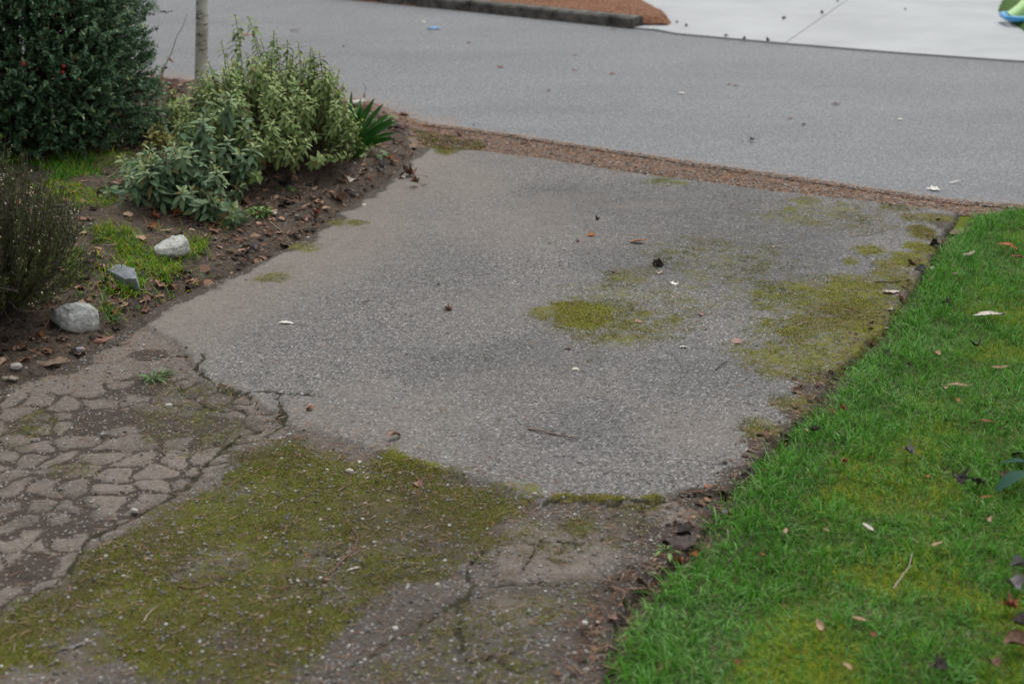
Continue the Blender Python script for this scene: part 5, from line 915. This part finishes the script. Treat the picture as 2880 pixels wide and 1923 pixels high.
# stones
def rock(label, a, b, wpx, dpx, h, yaw, mat, seed, flat=.5, group='rocks edging the garden bed', name='rock', sink=.3, rough=1.0, tilt=.0):
    x, y = W(a, b); s = DS * slant(x, y) / FPX; L = wpx * s / 2; Dp = dpx * s / 2 ; V, F = sphere(72, 44); V = np.array(V); r = np.random.RandomState(seed)
    V = np.sign(V) * np.abs(V) ** np.array([.75, .75, .62]); out = []
    for v in V:
        p = Vector(v); d = .20 * mnoise.noise(p * 1.3 + Vector((seed, 0, 0))) + rough * (.07 * mnoise.noise(p * 4 + Vector((0, seed, 0))) + .035 * mnoise.noise(p * 11) + .02 * mnoise.noise(p * 26)); out.append(np.array(v) * (1 + d))
    V = np.array(out)
    if name == 'rock':
        for _k in range(9):
            nn_ = unit(r.randn(3) * [1, 1, .9]); dd_ = V @ nn_; lim = .62 + .18 * r.rand(); V = V - np.clip(dd_ - lim, 0, None)[:, None] * nn_ * .92
        V = V * (1 + .02 * np.array([mnoise.noise(Vector(v) * 14) + .6 * mnoise.noise(Vector(v) * 34) for v in V])[:, None] * rough) * 1.22
    V = V * np.array([L, Dp, h / 2]); V = V @ rotm(R(yaw), tilt, -tilt * .6).T; zz = V[:, 2].min(); V[:, 2] -= zz
    tag(mk(name, V, F, mat, loc=(x, y, float(Ht(x, y)[0]) - h * sink), smooth=True), label, 'rock' if name == 'rock' else 'pebble', group)
M_r1 = m_rock('rock_pale', (.36, .36, .33), (.70, .71, .67), 26, (.16, .165, .15))
M_r2 = m_two('rock_grey', (.15, .165, .18), (.33, .36, .39), 30, .85, 80, .8, .006, spots=(22, .64, (.06, .065, .07)))
M_r3 = m_rock('rock_boulder', (.30, .31, .29), (.66, .68, .67), 16, (.24, .21, .16))
rock('white rough flat rock above the grass tufts in the bed', 392, 582, 84, 72, .075, 12, M_r1, 3, sink=.5, rough=1.5)
rock('long bluish grey rock slanting down toward the driveway', 290, 650, 108, 44, .085, -44, M_r2, 5, sink=.5, rough=1.3, tilt=.12)
rock('big pale grey boulder at the corner under the heather', 182, 738, 94, 76, .125, 28, M_r3, 12, sink=.46, rough=1.5, tilt=.22)
PG = 'single pebbles lying on pavement and bed edge'
def peb(label, a, b, w_, mat, seed): rock(label, a, b, w_, w_ * .8, w_ * .55 * DS * slant(*W(a, b)) / FPX, seed * 40, mat, seed, group=PG, name='pebble', sink=.2, rough=.3)
M_pw = m_two('pebble_white', (.34, .32, .29), (.50, .48, .44), 60, .6); M_pg = m_two('pebble_grey', (.20, .20, .20), (.34, .34, .33), 60, .6); M_pt = m_two('pebble_tan', (.26, .20, .14), (.40, .32, .24), 60, .6); M_pv = m_two('pebble_violet', (.24, .22, .25), (.36, .33, .37), 60, .6)
for q in [('white pebble on the dark dirt of the cracked pavement', 387, 932, 16, M_pw), ('white pebble lying on the moss below the folded pinkish leaf', 802, 1082, 17, M_pw), ('round grey pebble at the top of the moss, right of two', 664, 998, 13, M_pg), ('round grey pebble at the top of the moss, left of two', 643, 1006, 12, M_pg), ('pale pebble in the crack at the left edge of the moss', 309, 1172, 15, M_pw), ('white pebble on lower moss near the branching twig', 1020, 1286, 10, M_pw), ('white pebble in the gravelly lower middle', 1003, 1341, 12, M_pw), ('white pebble by the joint under the thick asphalt edge', 1227, 1134, 10, M_pw), ('white pebble on the slab right of the mossy joint', 1318, 1180, 9, M_pw), ('white pebble near the bottom in the middle', 907, 1443, 16, M_pw), ('pale pebble near the bottom right of the cracked slabs', 1341, 1430, 16, M_pw), ('tan round pebble at the edge of the bed', 828, 0, 0, None), ('violet grey pebble at the edge of the bed below the boulder', 183, 801, 20, M_pv), ('white stone at the bottom left edge of the bed', 38, 848, 24, M_pw), ('tan round stone on the dirt at the middle of the bed edge', 697, 0, 0, None), ('brown round pebble at the bed edge below the pinkish leaf', 672, 0, 0, None), ('grey pebble on the cracked left pavement', 235, 996, 12, M_pg), ('tan pebble on the bed slope', 682, 542, 15, M_pt), ('small white pebble at the foot of the bed slope', 706, 546, 9, M_pw), ('pale green grey pebble at the lower slab edge', 1330, 1060, 10, M_pg), ('white pebble on the lower right gravel', 1500, 1318, 10, M_pg)]:
    if q[4]: peb(q[0], q[1], q[2], q[3], q[4], int(q[1]) % 17 + 1)

# twigs
def twig(label, pts, rad, mat, branches=(), lift=.004, grp='twigs lying on the ground', up=0.0, rise=None):
    P = []
    for i, (a, b) in enumerate(pts):
        x, y = W(a, b); P.append([x, y, float(Ht(x, y)[0]) + rad + up + (rise[i] if rise else lift * (i % 2))])
    P = np.array(P); o = P[0].copy(); t = np.linspace(0, len(P) - 1, len(P) * 4); Q = np.stack([np.interp(t, range(len(P)), P[:, k]) for k in range(3)], 1); rr = np.random.RandomState(int(pts[0][0])); Q[1:-1] += .25 * rad * rr.randn(*Q[1:-1].shape)
    parts = [(*tube(Q - o, np.linspace(rad, rad * .55, len(Q)), 6), {})]
    for br in branches:
        B = []
        for a, b in br: x, y = W(a, b); B.append([x, y, float(Ht(x, y)[0]) + rad + up])
        parts.append((*tube(np.array(B) - o, np.linspace(rad * .7, rad * .35, len(B)), 5), {}))
    v, f, _ = join(parts); tag(mk('twig', v, f, mat, loc=tuple(o), smooth=True), label, 'twig', grp)
M_t1 = m_two('twig_brown', (.10, .06, .04), (.24, .15, .10), 60); M_t2 = m_two('twig_dark', (.03, .022, .018), (.09, .065, .05), 60); M_t3 = m_two('twig_pale', (.30, .24, .18), (.48, .41, .33), 60)
twig('long straight brown twig across the lower middle of the driveway', [(1212, 984), (1240, 991), (1270, 996), (1300, 1003), (1326, 1008)], .0024, M_t1)
twig('short dark twig on the right of the driveway', [(1640, 849), (1655, 838), (1668, 828)], .0018, M_t2)
twig('branching brown twig on the mossy pavement', [(757, 1316), (785, 1290), (815, 1258), (822, 1235), (806, 1210), (792, 1190)], .0022, M_t1, [[(822, 1240), (838, 1228), (850, 1212)], [(806, 1256), (830, 1268), (842, 1280)]])
twig('forked dark twig on the moss near the bottom left', [(410, 1345), (440, 1352), (470, 1345), (505, 1328)], .0022, M_t1, [[(470, 1346), (455, 1335), (440, 1325)]])
twig('pale thin twig left of the pinkish leaf on the lower moss', [(325, 1430), (345, 1408), (360, 1390)], .0018, M_t3)
twig('small hooked twig on the moss above the branching one', [(775, 1128), (795, 1118), (805, 1105), (802, 1080)], .002, M_t1)
twig('dark bent twig at the lawn edge beside the cream oval leaf', [(2005, 648), (2030, 650), (2055, 649), (2066, 647)], .0028, M_t2)
twig('brown twig between the cream oval leaf and the grass', [(2067, 656), (2080, 664), (2100, 671)], .003, M_t1)
twig('dark twig crossing behind the brown one at the lawn edge', [(2072, 662), (2085, 654), (2102, 650)], .0022, M_t2)
twig('dark twig at the left border of the lawn', [(1700, 1090), (1715, 1080), (1728, 1064)], .0022, M_t2)
twig('slim dark twig lying in the lower lawn', [(1665, 1320), (1690, 1296), (1715, 1270), (1728, 1250)], .0020, M_t2, up=.03)
twig('dry bent grass stalk in the lawn', [(2045, 1385), (2062, 1362), (2080, 1336), (2088, 1306)], .0018, M_t3, up=.035)
twig('straw coloured stick on moss at the right', [(1828, 748), (1840, 743), (1852, 738)], .0018, M_t3)
twig('brown twig on the mossy triangle at the right', [(1940, 705), (1955, 712), (1972, 718)], .0022, M_t1)
twig('dark curved twig on the cracked pavement below the red bark', [(268, 792), (282, 794), (298, 787)], .002, M_t2)
twig('pale root lying on the bed slope below the vivid weed', [(610, 500), (628, 520), (650, 535), (665, 556)], .0018, M_t3)
twig('pale looping root on the bed slope', [(590, 402), (575, 395), (560, 405), (548, 420)], .0018, M_t3)
twig('long pale stalk on the bed slope right of the shrub', [(842, 352), (835, 372), (825, 395), (818, 410)], .002, M_t3)
twig('thin pale stalk under the strap leaved clump', [(775, 390), (790, 402), (797, 425)], .0018, M_t3)
twig('bare grey root tangle under the pale shrub', [(640, 340), (660, 372), (680, 388), (690, 402)], .003, M_t3, [[(660, 372), (640, 392), (636, 402)]])
twig('pale sticks left of the vivid green weed', [(590, 492), (572, 498), (558, 505)], .0018, M_t3, [[(590, 492), (575, 490), (562, 494)]])
twig('pale stem slanting over the grass at the evergreen foot', [(243, 412), (262, 402), (272, 396)], .0018, M_t3)
def stalk(name, label, a, b, pts, rad, mat, leafm=None, nl=0, L=.03, seed=1, cat='stalk'):
    """upright stem: pts are metre offsets from the base"""
    x0, y0 = W(a, b); root = empty(name, (x0, y0, float(Ht(x0, y0)[0])), label, cat); P = np.array(pts, float); t = np.linspace(0, len(P) - 1, 14); Q = np.stack([np.interp(t, range(len(P)), P[:, k]) for k in range(3)], 1); r = np.random.RandomState(seed)
    for _ in range(2): Q[1:-1] = (Q[:-2] + 2 * Q[1:-1] + Q[2:]) / 4
    v, f = tube(Q, np.linspace(rad, rad * .4, 14), 6); mk('stem', v, f, mat, root, smooth=True)
    if nl: tv, tf = leaf_tpl(3, .4, .4, .45); c = r.randint(7, 14, nl); v, f, idx = inst(tv, tf, Q[c], r.randn(nl, 3) + [0, 0, .5], r.randn(nl, 3), L * (.6 + .6 * r.rand(nl))); mk('foliage', v, f, leafm, root, smooth=True, attrs={'rnd': r.rand(nl)[idx]})
M_redl = m_ramp('red_leaf', 'rnd', [(0, (.10, .02, .015)), (1, (.24, .07, .04))], .6, .3)
M_bare = m_two('bleached_stem', (.45, .42, .36), (.62, .58, .5), 40)
stalk('bare_stem', 'bleached curvy bare stem rising between evergreen and tree trunk', 345, 262, [(0, 0, 0), (.05, 0, .16), (.11, 0, .28), (.15, 0, .33), (.17, 0, .42), (.21, 0, .45), (.235, 0, .52)], .004, M_bare)
stalk('red_leaved_sprig', 'dark red leaved sprig beside the bleached bare stem', 355, 262, [(0, 0, 0), (.03, 0, .12), (.07, 0, .24), (.10, 0, .30)], .003, M_t2, M_redl, 9, .03, 2)
stalk('red_leaved_sprig', 'second short red sprig right of the bleached stem', 385, 248, [(0, 0, 0), (.03, 0, .07), (.07, 0, .14)], .003, M_t2, M_redl, 5, .028, 3)
stalk('dry_flower_stalk', 'dry brown flower stalk against the road right of the pale shrub', 836, 262, [(0, 0, 0), (.0, 0, .05), (.004, 0, .10), (.01, 0, .16)], .002, M_t2, M_redl, 7, .014, 4)
stalk('dry_flower_stalk', 'bleached fan of thin dry stems above the pale shrub', 715, 200, [(0, 0, 0), (-.01, 0, .1), (.0, 0, .22), (.01, 0, .30)], .0022, M_bare)
stalk('dry_flower_stalk', 'thin bleached stem leaning right above the pale shrub', 722, 200, [(0, 0, 0), (.03, 0, .14), (.09, 0, .22), (.15, 0, .25)], .0020, M_bare)

# pine cone
def cone():
    x0, y0 = W(239, 455); root = empty('pine_cone', (x0, y0, float(Ht(x0, y0)[0]) + .018), 'brown open pine cone on the grass patch in the bed', 'pine cone'); r = np.random.RandomState(6); Mc = m_two('cone_scale', (.06, .035, .025), (.20, .13, .10), 60); V, F = sphere(16, 10); mk('core', V * [.014, .014, .026], F, Mc, root, smooth=True)
    n = 64; i = np.arange(n); z = -.024 + .05 * i / n; th = i * 2.3999; rr = .014 * np.sqrt(np.clip(1 - (z / .03) ** 2, .05, 1)); P = np.stack([rr * np.cos(th) * .7, rr * np.sin(th) * .7, z], 1); Yd = np.stack([np.cos(th), np.sin(th), .25 + 10 * z], 1); tv, tf = leaf_tpl(3, -.2, .3, .85); v, f, idx = inst(tv, tf, P, Yd, np.stack([0 * th, 0 * th, 1 + 0 * th], 1), .013 + .010 * rr / .014); mk('scale', v, f, Mc, root)
    root.rotation_euler = (R(70), R(10), R(30))
cone()

# blue scrap on the road, garden toy on the far lawn
def crumple(name, label, a, b, wpx, mat, seed, cat):
    x, y = W(a, b); S = wpx * DS * slant(x, y) / FPX; X_, Y_, F_ = grid(-.5, .5, -.32, .32, .05); Z_ = .22 * fbm(X_ + 9, Y_ + seed, 3.5, 3, seed) * (1 - (2 * X_) ** 2 * .7) + .10 * (fbm(X_, Y_, 9, 2, 4) - .5)
    V = np.stack([X_ * (1 + .15 * fbm(X_, Y_, 5, 2, 3)), Y_ * (1 - .5 * np.abs(X_)), Z_], 1) * S; V2 = V - [0, 0, .0012]; N = len(V); F2 = np.concatenate([F_, F_[:, ::-1] + N]); Vv, loc = place(np.concatenate([V, V2]), x, y, .0, .002); tag(mk(name, Vv, F2, mat, loc=loc, smooth=True), label, cat)
m = MT('blue_plastic'); M_bl = m.done(m.mix(m.noise(9, 2), (.02, .20, .55), (.10, .48, .85)), .35, spec=.5)
crumple('plastic_scrap', 'crumpled bright blue plastic scrap lying on the road', 995, 67, 27, M_bl, 3, 'litter')
def toy():
    x0, y0 = U(2846, 59, .06); root = empty('garden_toy', (x0, y0, .055), 'pale green plastic toy panel with blue base rim on the far lawn', 'toy'); m = MT('green_plastic'); Mg = m.done(m.mix(m.noise(3, 2), (.40, .68, .24), (.50, .78, .34)), .4, spec=.5)
    e = np.array([math.cos(-.10), math.sin(-.10), 0]); q = np.array([-e[1], e[0], 0]); P = []
    prof = [(0.02, .035), (.10, .10), (.22, .24), (.40, .46), (.62, .66), (.9, .70), (1.1, .46), (1.25, .05)]
    V = []; 
    for o in (0, .30):
        for s_, z in prof: V.append(e * s_ + q * (o + .12 * z) + [0, 0, z])
        for s_, z in prof[::-1]: V.append(e * (s_ * .995 + .01) + q * (o + .02) + [0, 0, max(.03, z - .03) * .0 + .03])
    n = len(prof); F = []
    for i in range(n - 1):
        F.append((i, i + 1, 2 * n - 2 - i, 2 * n - 1 - i)); b = 2 * n; F.append((b + i, b + 2 * n - 1 - i, b + 2 * n - 2 - i, b + i + 1)); F.append((i, b + i, b + i + 1, i + 1))
    mk('panel', V, np.array(F), Mg, root, smooth=True)
    t = np.linspace(0, 2 * math.pi, 40); c = np.stack([.63 + .66 * np.sign(np.cos(t)) * np.abs(np.cos(t)) ** .3, .15 + .19 * np.sign(np.sin(t)) * np.abs(np.sin(t)) ** .3], 1); pts = np.array([e * a + q * b + [0, 0, .022] for a, b in c]); v, f = tube(pts, .024, 10); mk('rim', v, f, M_bl, root, smooth=True)
toy()
